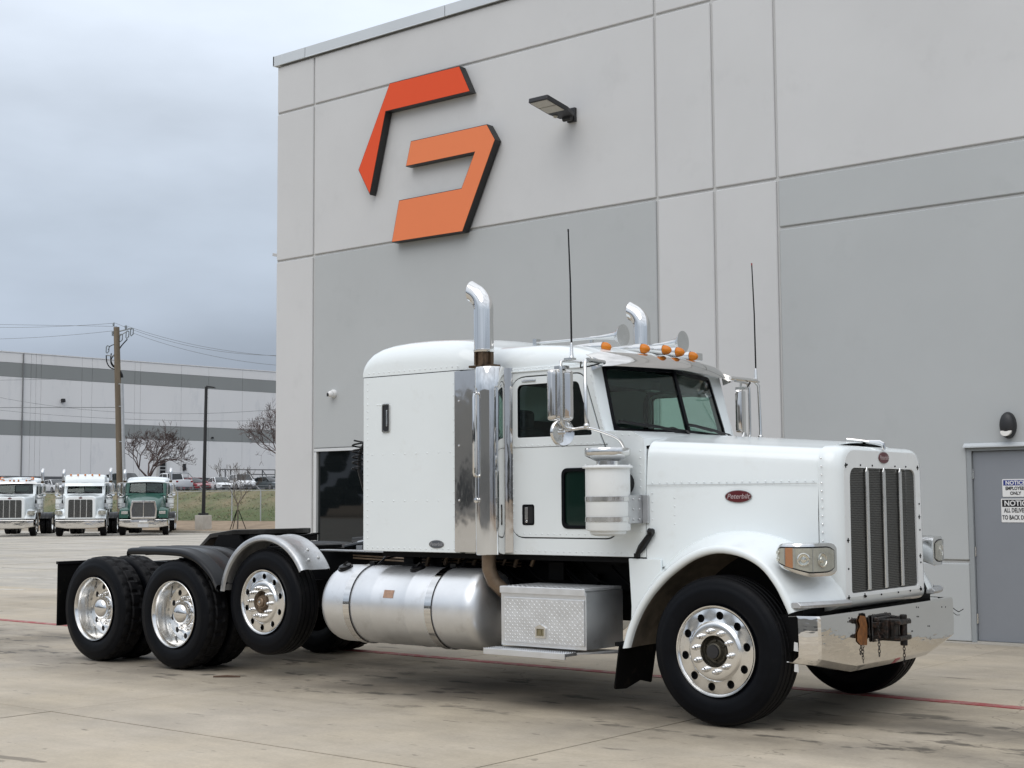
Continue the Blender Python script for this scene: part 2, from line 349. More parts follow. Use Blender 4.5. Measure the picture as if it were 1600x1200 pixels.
# wide terrain under everything
b = MB()
ys = [-400, 49, 50.5, 56.3, 58.5, 62.3]
b.add([(-1500, -1500, -.06), (1500, -1500, -.06), (1500, 1500, -.06), (-1500, 1500, -.06)], [(0, 1, 2, 3)])
tag(b.build('ground', earth, smooth=0), kind='structure')

X0, Y0, SX, SY = -9.9, 6.40, 4.15, 4.55                               # joint grid
sx0, sy0, nx, ny = X0-5*SX, Y0-2*SY, 9, 4
g = .010
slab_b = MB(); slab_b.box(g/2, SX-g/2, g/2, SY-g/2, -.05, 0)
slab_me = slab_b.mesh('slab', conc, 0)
yard = MB()
# the yard beyond and around the near slabs, one sheet cut round them
ax0, ax1, ay0, ay1 = sx0, sx0+nx*SX, sy0, sy0+ny*SY
yx0, yx1, yy0, yy1 = -260, 60, -70, 49
def rect(B, x0, x1, y0, y1, z): B.add([(x0, y0, z), (x1, y0, z), (x1, y1, z), (x0, y1, z)], [(0, 1, 2, 3)])
for q in ((yx0, ax0, yy0, yy1), (ax1, yx1, yy0, yy1), (ax0, ax1, yy0, ay0), (ax0, ax1, ay1, yy1)): rect(yard, *q, 0)
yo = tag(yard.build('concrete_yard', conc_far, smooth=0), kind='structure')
jb = MB(); rect(jb, ax0, ax1, ay0, ay1, -.028); jb.build('joint_bed', joint, yo, smooth=0)
for i in range(nx):
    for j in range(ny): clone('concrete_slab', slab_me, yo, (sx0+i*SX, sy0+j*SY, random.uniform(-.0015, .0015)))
jl = MB()
for i in range(-12, 3):
    x = X0+i*SX
    if x < ax0-.1: jl.box(x-.008, x+.008, -20, 49, -.002, .004)
for j in range(3, 10):
    y = Y0+j*SY
    if y > 15.5: jl.box(-120, -18, y-.008, y+.008, -.002, .004)
tag(jl.build('joint_line', jfar, yo, smooth=0), kind='stuff')
# red painted edge line
red = mat('red_line_paint', (.33, .065, .065), .7, var=.2, vscale=5, world=True, dirt=((.38, .33, .28), .44, .70, .85, 7))
rb = MB(); rb.box(-60, 20, 10.925, 11.06, 0, .006)
tag(rb.build('red_painted_line', red, smooth=0), kind='structure')
# white parking stripes on the yard behind the truck
wl = mat('white_line_paint', (.62, .60, .55), .8, var=.2, vscale=2, world=True, dirt=((.42, .39, .33), .45, .65, .9, 3))
for (p_, q_) in (((-30, 902), (86, 904.5)), ((-30, 920), (38, 922)), ((-30, 888), (20, 886))):
    A_, B_ = at_z(*p_, 0), at_z(*q_, 0); xa, ya, xb, yb = A_.x, A_.y, B_.x, B_.y
    d = Vector((xb-xa, yb-ya, 0)).normalized(); nrm = Vector((-d.y, d.x, 0))*.06
    q = MB(); q.prism([(-1, 0), (1, 0), (1, 1), (-1, 1)], lambda u, v, t, xa=xa, ya=ya, xb=xb, yb=yb, nrm=nrm: (xa+(xb-xa)*v+nrm.x*u, ya+(yb-ya)*v+nrm.y*u, t), .001, .006)
    tag(q.build('white_painted_line', wl, smooth=0), kind='structure')

# kerb, dirt verge, grass bank, upper lot
kb = MB(); kb.box(-260, 60, 49, 49.2, -.02, .13); tag(kb.build('kerb', conc_far, smooth=0), kind='structure')
def sheet(name, y0, y1, m, n=1, x0=-260, x1=60, nx_=1, jit=0, zoff=0):
    s = MB(); vs = []; fs = []
    for j in range(n+1):
        y = y0+(y1-y0)*j/n
        for i in range(nx_+1):
            x = x0+(x1-x0)*i/nx_; vs.append((x, y, strip_z(y)+zoff+(random.uniform(-jit, jit) if 0 < j < n else 0)))
    for j in range(n):
        for i in range(nx_): a = j*(nx_+1)+i; fs.append((a, a+1, a+nx_+2, a+nx_+1))
    s.add(vs, fs); return tag(s.build(name, m, smooth=60), kind='structure')
sheet('dirt_verge', 49.2, 56.3, earth, 14, -120, 20, 160, .03, .03)
sheet('grass_bank', 56.3, 62.4, grassm, 14, -130, 20, 220, .09, .04)
sheet('upper_parking_lot', 62.4, 420, asph, 12)
# short grass tufts on the bank
gb = MB(); rg = random.Random(3)
for k in range(9000):
    x = rg.uniform(-112, -58); y = rg.uniform(56.4, 62.2)
    if abs(x) > 125: continue
    z = strip_z(y)+.02; h = rg.uniform(.04, .12); a = rg.uniform(0, PI); dx = math.cos(a)*.07; dy = math.sin(a)*.07
    gb.add([(x-dx*.6, y-dy*.6, z), (x+dx*.6, y+dy*.6, z), (x+rg.uniform(-.06, .06), y+rg.uniform(-.06, .06), z+h)], [(0, 1, 2)], 0 if rg.random() < (.45 if y < 59.5 else .25) else 1)
gm1 = mat('grass_green', (.095, .125, .045), .9, var=.3, vscale=3, world=True); gm2 = mat('grass_straw', (.26, .22, .13), .9, var=.3, vscale=3, world=True)
tag(gb.build('grass', [gm1, gm2], smooth=0), 'short green and straw-coloured grass on the bank behind the parked trucks', 'grass', kind='stuff')

# ------------------------------------------------------------------ near building
def wallmat(name, c):
    return mat(name, c, .85, 0, var=.035, vscale=.55, world=True, spec=.25, bump=.12, bscale=60, bdist=.003, dirt=((c[0]*.80, c[1]*.80, c[2]*.80), .58, .82, .35, 1.7))
w_light = wallmat('wall_light_grey', (.595, .597, .597)); w_grey = wallmat('wall_mid_grey', (.455, .472, .475)); w_back = mat('wall_reveal', (.55, .55, .54), .9)
YW = 15.685
bld = empty('warehouse_building', (-18, YW, 0))
tag(bld, 'large light grey tilt-up concrete warehouse with orange emblem, towering right behind the white truck', 'building')
def W(o): o.location = Vector(o.location)-bld.location; return o
cols = [-17.98, -17.07, -10.43, -9.55, -8.64, 1.4, 8.0]
zs_l = [0, .885, 5.565, 8.05, 8.86]; zs_r = [0, .885, 4.94, 5.565, 8.05, 8.86]
gp = .030
def wall_panel(poly, m):
    q = MB(); q.prism(poly, lambda u, v, t: (u, t, v), YW, YW+.14); o = q.build('wall_panel', m, bld, smooth=0, bevel=.016, seg=1); return W(o)
WX0, WX1, WZ = -17.02, -12.6, 2.45
DX0, DX1, DZ = -6.33, -5.12, 2.17
for i in range(len(cols)-1):
    a, c = cols[i]+gp/2, cols[i+1]-gp/2
    zs = zs_r if i >= 4 else zs_l
    if i in (0, 1, 2, 3): zs = [0] + zs[1:]
    for k in range(len(zs)-1):
        z0, z1 = zs[k]+(gp/2 if k else 0), zs[k+1]-gp/2
        m = w_grey if ((i == 1 and k <= 1) or (i >= 4 and k <= 2)) else w_light
        if i == 1 and k == 0: wall_panel([(WX1, z0), (c, z0), (c, z1), (WX1, z1)], m); continue
        if i == 1 and k == 1: wall_panel([(a, WZ), (WX1, WZ), (WX1, z0), (c, z0), (c, z1), (a, z1)], m); continue
        if i == 4 and k == 0:
            wall_panel([(a, z0), (DX0, z0), (DX0, z1), (a, z1)], m); wall_panel([(DX1, z0), (c, z0), (c, z1), (DX1, z1)], m); continue
        if i == 4 and k == 1:
            wall_panel([(a, z0), (DX0, z0), (DX0, DZ), (DX1, DZ), (DX1, z0), (c, z0), (c, z1), (a, z1)], m); continue
        wall_panel([(a, z0), (c, z0), (c, z1), (a, z1)], m)
q = MB()     # reveal backing and body of the building behind the panels, with openings
for (a, c, z0, z1) in ((-17.97, -17.04, 0, 8.86), (-17.04, WX1, WZ+.02, 8.86), (WX1, DX0-.005, 0, 8.86), (DX0-.005, DX1+.005, DZ+.005, 8.86), (DX1+.005, 8, 0, 8.86)):
    q.box(a, c, YW+.030, YW+.40, z0, z1)
q.box(-17.975, 8, YW+1.6, YW+30, 0, 8.8); q.box(-17.975, -17.90, YW+.4, YW+1.6, 0, 8.8); q.box(-17.9, 8, YW+.4, YW+1.6, 8.6, 8.8)
W(q.build('wall_core', w_back, bld, smooth=0))
cop = mat('coping_metal', (.60, .63, .65), .35, .2, var=.03, vscale=1)
xs = [-18.03, -17.24, -14.15, -11.0, -7.9, -4.8, -1.7, 1.4, 4.5, 8]
for a, c in zip(xs, xs[1:]):
    q = MB(); q.box(a+.004, c-.004, YW-.05, YW+.5, 8.875, 9.035); q.box(a+.004, c-.004, YW-.05, YW-.038, 8.86, 8.875); W(q.build('coping', cop, bld, smooth=0, bevel=.004, seg=1))
q = MB(); q.box(-18.03, -18.0, YW-.05, YW+30, 8.87, 9.035); W(q.build('coping', cop, bld, smooth=0))
# window by the left corner
fr_m = mat('window_frame_aluminium', (.72, .73, .73), .35, .3)
blk = mat('interior_dark', (.012, .012, .013), .9)
q = MB(); fw_ = .055
q.box(WX0, WX1, YW-.012, YW+.10, WZ-fw_, WZ-.005); q.box(WX0, WX0+fw_, YW-.012, YW+.10, .0, WZ-fw_); q.box(WX1-fw_, WX1, YW-.012, YW+.10, .0, WZ-fw_); q.box(WX0+fw_, WX1-fw_, YW-.012, YW+.10, 0, .08)
for x in (-15.55, -14.08): q.box(x-.025, x+.025, YW-.008, YW+.10, .08, WZ-fw_)
wf = W(q.build('window', fr_m, bld, smooth=0, bevel=.004, seg=1))
wglass = mat('window_dark_glass', (.006, .008, .009), .02, 0, spec=.6)
xp = [WX0+fw_, -15.575, -15.525, -14.105, -14.055, WX1-fw_]
for a, c in ((xp[0], xp[1]), (xp[2], xp[3]), (xp[4], xp[5])):
    q = MB(); q.box(a+.002, c-.002, YW+.035, YW+.05, .082, WZ-fw_-.002); q.build('window_pane', wglass, wf, smooth=0)
# door
dframe = mat('door_frame_paint', (.30, .32, .33), .5, var=.03); dleaf = mat('door_paint', (.235, .25, .275), .42, var=.03, vscale=2)
door = empty('door', (0, 0, 0), parent=bld); W(door)
q = MB(); q.box(DX0, DX0+.055, YW-.004, YW+.14, 0, DZ-.05); q.box(DX1-.055, DX1, YW-.004, YW+.14, 0, DZ-.05); q.box(DX0, DX1, YW-.004, YW+.14, DZ-.05, DZ)
q.build('door_frame', dframe, door, smooth=0, bevel=.003, seg=1)
q = MB(); q.box(DX0+.059, DX1-.059, YW+.035, YW+.08, .018, DZ-.055); q.build('door_leaf', dleaf, door, smooth=0, bevel=.002, seg=1)
q = MB(); q.box(DX0+.057, DX1-.057, YW+.0, YW+.12, 0, .016); q.build('threshold', mat('threshold_metal', (.75, .74, .70), .3, .8), door, smooth=0)
q = MB(); q.prism([(0, 0), (-.05, -.035), (-.05, -.05), (0, -.05)], lambda u, v, t: (t, YW-.004+u, DZ+.035+v), DX0-.02, DX1+.02)
for k in range(6): q.cyl((DX0+.08+k*.2, YW-.030, DZ+.012), (DX0+.08+k*.2, YW-.036, DZ+.016), .006, n=8)
q.build('drip_cap', cop, door, smooth=0)
for z in (.26, 1.0, 1.86):
    q = MB(); q.cyl((DX0+.058, YW+.020, z-.055), (DX0+.058, YW+.020, z+.055), .009, n=10); q.box(DX0+.040, DX0+.070, YW+.022, YW+.033, z-.05, z+.05); q.build('hinge', steel, door)

# two notices on the door
s_white = mat('sign_white', (.78, .78, .77), .4); s_black = mat('sign_black', (.012, .012, .014), .4); s_blue = mat('sign_blue', (.02, .035, .22), .4); s_border = mat('sign_border', (.45, .48, .52), .4)
def sign(x0, z0, z1, wd, header, body, label, rows):
    t = tag(empty('door_sign', (x0+wd/2, YW+.033, (z0+z1)/2)), label, 'sign', 'notices on the grey door')
    h = z1-z0
    q = MB(); q.prism(roundpoly([(-wd/2, -h/2), (wd/2, -h/2), (wd/2, h/2), (-wd/2, h/2)], .012), lambda u, v, s: (u, s, v), -.003, 0); q.build('plate', s_white, t, smooth=0)
    hh = h*.30; q = MB(); q.box(-wd/2+.012, wd/2-.012, -.0045, -.003, h/2-.012-hh, h/2-.012); q.build('header_band', header, t, smooth=0)
    M = lambda z: face_mat((0, -.0048, z), (1, 0, 0), (0, 0, 1))
    text('NOTICE', hh*1.02, s_white, t, M(h/2-.014-hh/2), bold=.0016, ext=.0006)
    for (s, z, size, sx) in rows: text(s, size, s_black, t, M(z), name='lettering', sx=sx, bold=.0014, ext=.0006)
    return t
sign(-5.945, 1.605, 1.80, .29, s_blue, '', 'small white door notice with a blue NOTICE band reading EMPLOYEES ONLY', [('EMPLOYEES', -.006, .050, .86), ('ONLY', -.060, .050, .9)])
sign(-5.965, 1.325, 1.585, .36, s_black, '', 'larger white door notice with a black NOTICE band reading ALL DELIVERIES TO BACK DOOR', [('ALL DELIVERIES', .0, .066, .66), ('TO BACK DOOR', -.078, .066, .68)])

# emblem on the wall
def inset(pl, d):
    ar = sum(pl[i][0]*pl[(i+1) % len(pl)][1]-pl[(i+1) % len(pl)][0]*pl[i][1] for i in range(len(pl)))
    sg = 1 if ar > 0 else -1; out = []
    for i in range(len(pl)):
        p = Vector(pl[i]); e0 = (p-Vector(pl[i-1])).normalized(); e1_ = (Vector(pl[(i+1) % len(pl)])-p).normalized()
        n0 = Vector((-e0.y, e0.x))*sg; n1 = Vector((-e1_.y, e1_.x))*sg; k = n0+n1; k = k*(2*d/k.length_squared); out.append((p.x+k.x, p.y+k.y))
    return out
or1 = mat('emblem_red_orange', (.74, .088, .028), .5, var=.01, spec=.2); or2 = mat('emblem_light_orange', (.80, .225, .092), .5, var=.01, spec=.2); eb = mat('emblem_return_black', (.012, .012, .012), .4)
lg = tag(empty('wall_emblem', (-14.5, YW, 6.8)), 'large two-piece orange emblem with black sides mounted high on the grey wall', 'wall emblem')
def lpt(x, y): r_ = ray(x, y); k = (YW-.15)/r_.y; P = Vector((0, 0, HCAM))+r_*k; return (P.x+14.5, P.z-6.8)
e1 = [lpt(*p) for p in ((609, 130), (718, 103), (735, 143), (603, 174.5), (578, 304.5), (560, 265.5))]
e2 = [lpt(*p) for p in ((642, 220.5), (761, 194), (774, 218), (723, 362), (612, 379), (623.5, 313), (721, 294), (741.5, 238), (634, 260.5))]
for pl, m, nm in ((e1, or1, 'upper_piece'), (e2, or2, 'lower_piece')):
    q = MB(); q.prism(pl, lambda u, v, t: (u, t, v), -.15, -.02); q.build(nm, eb, lg, smooth=0)
    body = bpy.context.scene.collection.objects.get(nm) or [o for o in lg.children if o.name.startswith(nm)][0]
    q = MB(); q.prism(inset(pl, .010), lambda u, v, t: (u, t, v), -.156, -.15); q.build('face', m, body, smooth=0)

# floodlight high on the wall
fl = tag(empty('wall_floodlight', (-11.80, YW, 6.93)), 'black flat floodlight on a bracket high on the wall, right of the orange emblem', 'wall light')
dk = mat('dark_bronze', (.03, .03, .032), .45, .3); ledp = mat('led_panel', (.46, .44, .38), .3, 0, var=.1, vscale=60)
q = MB(); q.box(-.07, .07, -.05, 0, -.10, .10); q.box(-.045, .045, -.17, -.05, -.09, .0); q.cyl((-.07, -.13, -.07), (.07, -.13, -.07), .035); q.build('bracket', dk, fl, bevel=.008)
TM = Matrix.Translation((0, -.13, -.03)) @ Matrix.Rotation(R(-9), 4, 'X')
q = MB(); q.prism(roundpoly([(-.12, 0), (.12, 0), (.165, -.20), (.165, -.66), (-.165, -.66), (-.165, -.20)], .02), lambda u, v, t: TM @ Vector((u, v, t)), -.03, .03); hd = q.build('lamp_head', dk, fl, bevel=.006)
for a, c in ((-.25, -.435), (-.45, -.635)):
    q = MB(); q.box(-.14, .14, c, a, -.036, -.0302, 0, TM); q.build('led_panel', ledp, hd, smooth=0)
q = MB(); q.ball(TM @ Vector((-.11, -.12, -.03)), .035, sc=(1, 1, .8)); q.build('photo_sensor', ledp, hd)
# oval light over the door
ol = tag(empty('oval_wall_light', (-5.835, YW, 2.39)), 'small black oval wall light over the grey door', 'wall light')
q = MB(); rs = []
for k, (s_, y_) in enumerate(((1, 0), (1.02, -.03), (.97, -.065), (.80, -.09), (.5, -.105), (.1, -.11))): rs.append([(.087*s_*math.cos(a), y_, .145*s_*math.sin(a)) for a in [2*PI*i/28 for i in range(28)]])
q.rings(rs); q.build('lamp_body', dk, ol)
q = MB(); q.prism([(.062*math.cos(a), -.062+.06*math.sin(a)) for a in [PI+PI*i/12 for i in range(13)]], lambda u, v, t: (u, t+ (v+.062)*.55, v), -.102, -.06); q.build('lens', mat('lamp_lens', (.60, .58, .54), .3), ol, smooth=40)
# cameras
dc = tag(empty('security_camera', (-16.57, YW, 3.305)), 'small white dome security camera on the wall over the dark window', 'camera')
q = MB(); q.lathe([(.0, 0), (.065, 0), (.065, .03), (.055, .045), (.05, .06), (0, .06)], ax=(0, -1, 0)); q.ball((0, -.075, -.01), .052); q.build('housing', mat('camera_white', (.75, .75, .74), .35), dc)
q = MB(); q.lathe([(.0, 0), (.030, 0), (.030, .012), (.0, .014)], o=(-.020, -.116, -.020), ax=(-.35, -.9, -.25)); q.build('lens', black, dc)
dc = tag(empty('security_camera', (-17.985, YW+.15, 5.66)), 'tiny grey camera sticking out from the left corner of the building', 'camera')
q = MB(); q.box(-.10, 0, -.03, .03, -.03, .03); q.box(-.22, -.08, -.035, .035, .0, .05, M=Matrix.Rotation(R(12), 4, 'Y')); q.build('housing', mat('camera_grey', (.5, .5, .5), .4), dc, bevel=.005)

# ================================================================== WHEELS
RT, RL = .53, .318                      # tyre radius, rim lip radius
def tyre_mesh(wd, kind):
    """axis = Y, outer face at y=0, inner face at y=wd"""
    h = wd/2; N = 120 if kind == 'drive' else 96
    prof = [(.295, .035), (.320, .020), (.335, .012), (.345, .006), (.365, .0), (.385, -.004), (.40, -.004), (.42, -.006), (.445, -.004), (.452, .000), (.470, .004), (.495, .012), (.508, .022), (.516, .034)]
    if kind == 'steer':
        prof += [(.519, .046), (.508, .049), (.508, .053), (.524, .056), (.526, .085), (.512, .089), (.512, .096), (.527, .100), (.528, h-.012), (.513, h-.008)]
    else:
        prof += [(.522, .045), (.524, .075), (.526, .098), (.527, .112), (.528, h-.03), (.528, h-.004)]
    full = prof+[(r, wd-y) for r, y in reversed(prof)]
    vs = []; n = len(full)
    for i in range(N):
        a = 2*PI*i/N; ph = i % 5
        for j, (r, y) in enumerate(full):
            k = min(j, n-1-j); rr = r
            if kind == 'drive' and k >= 13:
                row = 0 if k <= 15 else 1
                if (ph == 0 and row == 0) or ((i+2) % 5 == 0 and row == 1): rr -= .014
                if k == 16: rr -= .012
            vs.append((rr*math.sin(a), y, rr*math.cos(a)))
    fs = []; mi = []
    for i in range(N):
        for j in range(n-1):
            a, b_ = i*n+j, ((i+1) % N)*n+j; fs.append((a, a+1, b_+1, b_)); k = min(j, n-2-j); mi.append(1 if k >= 12 else 0)
    q = MB(); q.v = vs; q.f = fs; q.m = mi
    # raised sidewall bead rings
    return q.mesh('tyre', [rubber, tread], 30)
def rim_mesh(kind):
    """polished disc wheel; outer face towards -Y, lip at y=.012"""
    q = MB(); S = 10
    if kind == 'steer':
        lip = [(.270, .16), (.296, .10), (.300, .03), (.312, .014), (.318, .010), (.321, .002), (.318, -.004), (.311, -.003), (.306, .006), (.300, .012)]
        # disc: rises outward towards the bolt ring
        ann = (.298, .212); hr = .252; hz = lambda r: .012-(.300-r)*.12; inn = [(.212, .0015), (.204, -.006), (.196, -.014), (.188, -.016), (.150, -.017), (.112, -.016), (.108, -.008), (.106, .06)]
        hole_r = .0300
    else:
        lip = [(.312, .014), (.318, .006), (.321, .0), (.318, -.004), (.311, -.003), (.306, .006), (.298, .020), (.290, .050), (.287, .075), (.278, .10), (.274, .145), (.268, .165)]
        ann = (.268, .180); hr = .222; hz = lambda r: .165+(.268-r)*.16; inn = [(.180, .179), (.172, .170), (.165, .166), (.11, .165)]
        hole_r = .0285
    q.lathe([(r, y) for r, y in lip], ax=(0, 1, 0), n=96)
    q.lathe([(r, y) for r, y in inn], ax=(0, 1, 0), n=72)
    for k in range(S):
        a0 = 2*PI*k/S; w_ = PI/S; B = []
        rm, rM = ann[1], ann[0]; m = 6
        for i in range(m): B.append((rM, -w_+2*w_*i/m))
        for i in range(4): B.append((rM-(rM-rm)*i/4, w_))
        for i in range(m): B.append((rm, w_-2*w_*i/m))
        for i in range(4): B.append((rm+(rM-rm)*i/4, -w_))
        P = []
        for r, a in B: P.append((r, a))
        n = len(B); V = []
        for r, a in P: V.append((r*math.sin(a0+a), hz(r), r*math.cos(a0+a)))
        H = []
        for r, a in P:   # matching point on the hand hole
            x = r*math.sin(a); z = r*math.cos(a)-hr; L_ = math.hypot(x, z); H.append((x/L_*hole_r, z/L_*hole_r))
        def tow(x, z, y): zz = z+hr; return (x*math.cos(a0)+zz*math.sin(a0), y, -x*math.sin(a0)+zz*math.cos(a0))
        V += [tow(x, z, hz(hr)) for x, z in H]; V += [tow(x*.93, z*.93, hz(hr)+.004) for x, z in H]; V += [tow(x*.92, z*.92, hz(hr)+.022) for x, z in H]
        fs = []
        for s_ in range(3):
            for i in range(n): j = (i+1) % n; fs.append((s_*n+i, s_*n+j, (s_+1)*n+j, (s_+1)*n+i))
        q.add(V, fs)
    q.lathe([(.30, .175 if kind != 'steer' else .06), (.15, .185 if kind != 'steer' else .07), (.0, .185 if kind != 'steer' else .075)], ax=(0, 1, 0), n=40, mi=1)
    return q.mesh('rim', [alu_rim, gril_bk], 38)
def nut_mesh(y0=-.017, ln=.056):
    q = MB()
    q.lathe([(.0225, y0), (.0225, y0-.006), (.0195, y0-.008), (.0195, y0-.026), (.0145, y0-.030), (.0160, y0-ln*.74), (.0135, y0-ln*.90), (.007, y0-ln), (0, y0-ln-.001)], ax=(0, 1, 0), n=12)
    return q.mesh('lug_nut', chrome, 40)
def hub_mesh(kind):
    q = MB()
    if kind == 'steer':
        q.lathe([(.107, .05), (.085, .035), (.082, .02), (.070, .018), (.060, .005), (.058, -.022), (.050, -.028), (0, -.03)], ax=(0, 1, 0), n=32)
        for k in range(6):
            a = 2*PI*k/6; q.cyl((.074*math.sin(a), .016, .074*math.cos(a)), (.074*math.sin(a), .004, .074*math.cos(a)), .007, n=6)
        q.lathe([(.0595, .0), (.048, -.030), (.046, -.040), (.0, -.041)], ax=(0, 1, 0), n=32, mi=1)
        return q.mesh('hub', [grease, hubblack], 35)
    if kind == 'lift':
        q.lathe([(.107, .05), (.080, .03), (.070, .010), (.060, -.018), (.0, -.020)], ax=(0, 1, 0), n=32)
        q.lathe([(.045, -.01), (.045, -.032), (.036, -.04), (.030, -.034), (.0, -.034)], ax=(0, 1, 0), n=24)
        q.lathe([(.013, -.034), (.012, -.044), (.0, -.046)], ax=(0, 1, 0), n=12, mi=1)
        return q.mesh('hub', [rust, chrome], 35)
    q.lathe([(.135, .165), (.135, .150), (.128, .14), (.112, .135), (.112, .120), (.108, .095), (.098, .075), (.08, .060), (.05, .048), (.02, .044), (0, .0435)], ax=(0, 1, 0), n=40)
    return q.mesh('hub', [chrome, chrome], 40)
WM = dict(t_steer=tyre_mesh(.30, 'steer'), t_drive=tyre_mesh(.28, 'drive'), r_steer=rim_mesh('steer'), r_drive=rim_mesh('drive'),
          nut=nut_mesh(), nut_d=nut_mesh(.165, .045), h_steer=hub_mesh('steer'), h_lift=hub_mesh('lift'), h_drive=hub_mesh('drive'))
def wheel(parent, x, y, z, side, kind, sc=1., spin=0, nuts=True, inner_tyre=False):
    """side -1: right-hand (outer face towards -Y)"""
    wl_ = empty('wheel', (x, y, z), 0 if side < 0 else PI, parent); wl_.scale = (sc,)*3
    clone('tyre', WM['t_steer' if kind != 'drive' else 't_drive'], wl_, rot=(0, spin*1.7, 0))
    if inner_tyre: return wl_
    rk = 'drive' if kind == 'drive' else 'steer'
    clone('rim', WM['r_'+rk], wl_, rot=(0, spin, 0))
    clone('hub', WM['h_'+kind], wl_)
    if nuts:
        for k in range(10):
            a = 2*PI*(k+.5)/10+spin; rr = .142 if kind != 'drive' else .150
            clone('lug_nut', WM['nut' if kind != 'drive' else 'nut_d'], wl_, (rr*math.sin(a), 0, rr*math.cos(a)))
    return wl_

# ================================================================== TRUCK (x forward, y to its left, z up, origin under the front of the cab axle)
TA = .01757
truck = tag(empty('semi_truck', (-5.301, 10.004, 0), TA), 'white long-nose day-to-night semi tractor with chrome stacks and three rear axles, parked right in front of the building', 'semi truck')
truck['label'] = 'large white long-nose semi tractor with sleeper, chrome stacks and three rear axles, nearest the camera'
T = truck
# --- frame
for s in (-1, 1):
    q = MB(); q.prism([(0, .86), (.085, .86), (.085, .872), (.012, .872), (.012, 1.118), (.085, 1.118), (.085, 1.13), (0, 1.13)], lambda u, v, t: (t, s*(.43-u), v), -6.95, .45); q.prism([(0, .74), (.085, .74), (.085, .98), (0, .98)], lambda u, v, t: (t, s*(.43-u), v), -8.0, -6.951); q.build('frame_rail', frame_m, T)
for x in (-7.95, -6.75, -5.5, -4.3, -3.0):
    q = MB(); q.box(x-.03, x+.03, -.344, .344, .76, .96); q.build('cross_member', frame_m, T)
# axles, drive shafts
for x, z in ((-7.38, .53), (-6.11, .53)):
    q = MB(); q.cyl((x, -1.0, z), (x, 1.0, z), .075, n=16); q.ball((x, 0, z), .22, sc=(1, .8, 1)); q.box(x-.06, x+.06, -.50, -.38, z, .86); q.box(x-.06, x+.06, .38, .50, z, .86); q.build('drive_axle', frame_m, T)
q = MB(); q.cyl((-4.93, -.9, .69), (-4.93, .9, .69), .06, n=14); q.box(-5.0, -4.85, -.55, -.35, .60, .86); q.build('lift_axle', frame_m, T)
q = MB(); q.box(-.20, -.06, -.86, .86, .42, .52); q.box(-.23, -.03, -.50, -.34, .50, .86); q.box(-.23, -.03, .34, .50, .50, .86); q.build('front_axle', frame_m, T, bevel=.01)
q = MB(); q.cyl((-3.0, 0, .85), (-6.0, 0, .60), .06, n=12); q.build('drive_shaft', frame_m, T)
q = MB(); q.box(-1.7, .30, -.34, .34, .62, 1.45); q.cyl((-2.6, 0, .86), (-1.7, 0, .9), .28, n=16); q.build('engine', frame_m, T, bevel=.03)
q = MB()   # clutter hanging between the frame and the side boxes
rr_ = random.Random(5)
for k in range(26):
    x = rr_.uniform(-3.6, -1.0); y = rr_.uniform(-.80, -.46); z = rr_.uniform(.70, 1.10); q.cbox((x, y, z), (rr_.uniform(.04, .16), rr_.uniform(.04, .12), rr_.uniform(.05, .16)))
for k in range(10):
    x = rr_.uniform(-3.4, -1.2); z = rr_.uniform(.95, 1.12); q.tube([(x, -.5, z), (x+.12, -.6, z-.05), (x+.25, -.62, z-.14), (x+.4, -.5, z-.22)], .012, 6)
q.build('chassis_fittings', frame_m, T, bevel=.006)
q = MB()
for k in range(9):
    x = -3.55+k*.17+rr_.uniform(-.05, .05); q.cyl((x, -.62, 1.04+rr_.uniform(-.02, .03)), (x+.03, -.62, 1.12), rr_.uniform(.010, .022), n=8)
for z_ in (1.075, 1.10): q.tube([(-4.4, -.50, z_), (-3.6, -.52, z_-.02), (-2.9, -.60, z_+.0), (-2.4, -.52, z_-.03)], .008, 6)
q.build('air_fitting', rust, T)
for s in (-1, 1): q = MB(); q.box(-.70, .35, min(s*.46, s*.50), max(s*.46, s*.50), .70, 1.25); q.build('wheel_well_panel', gril_bk, T, smooth=0)
q = MB(); q.box(-3.62, -.86, -.92, .92, 1.12, 1.165); q.build('cab_floor', frame_m, T, smooth=0)
# small square plate on the well wall
q = MB(); q.box(.10, .16, -.505, -.50, .98, 1.04); q.lathe([(.02, 0), (.02, .003), (.0, .004)], o=(.13, -.506, 1.01), ax=(0, -1, 0), n=12, mi=1); q.build('well_plate', [alu_old, black], T)
# --- wheels
XF, XL, X1, X2 = -.13, -4.95, -6.11, -7.38
for s in (-1, 1):
    wheel(T, XF, s*1.21, .53, s, 'steer', spin=.15 if s < 0 else .4)
    wheel(T, XL, s*1.12, .685, s, 'lift', .925, spin=.05)
    for x in (X1, X2):
        wheel(T, x, s*1.225, .53, s, 'drive', spin=.1 if x == X1 else .32)
        wheel(T, x, s*.90, .53, s, 'drive', inner_tyre=True, spin=.2)

# --- sleeper
SW = 1.08
sl_side = MB()
for s in (-1, 1):
    q = MB(); q.prism(roundpoly([(-3.70, 1.17), (-2.60, 1.17), (-2.60, 2.675), (-3.70, 2.675)], 0), XZ, s*(SW-.03), s*SW); q.build('sleeper_side', white, T, bevel=.006)
q = MB(); q.box(-3.712, -3.685, -SW+.0, SW, 1.17, 2.68); q.build('sleeper_back', white, T, bevel=.012)
q = MB(); q.box(-2.66, -2.63, -SW+.03, -.70, 1.17, 2.67); q.box(-2.66, -2.63, .70, SW-.03, 1.17, 2.67); q.box(-2.66, -2.63, -.7, .7, 2.3, 2.67); q.build('sleeper_front', white, T)
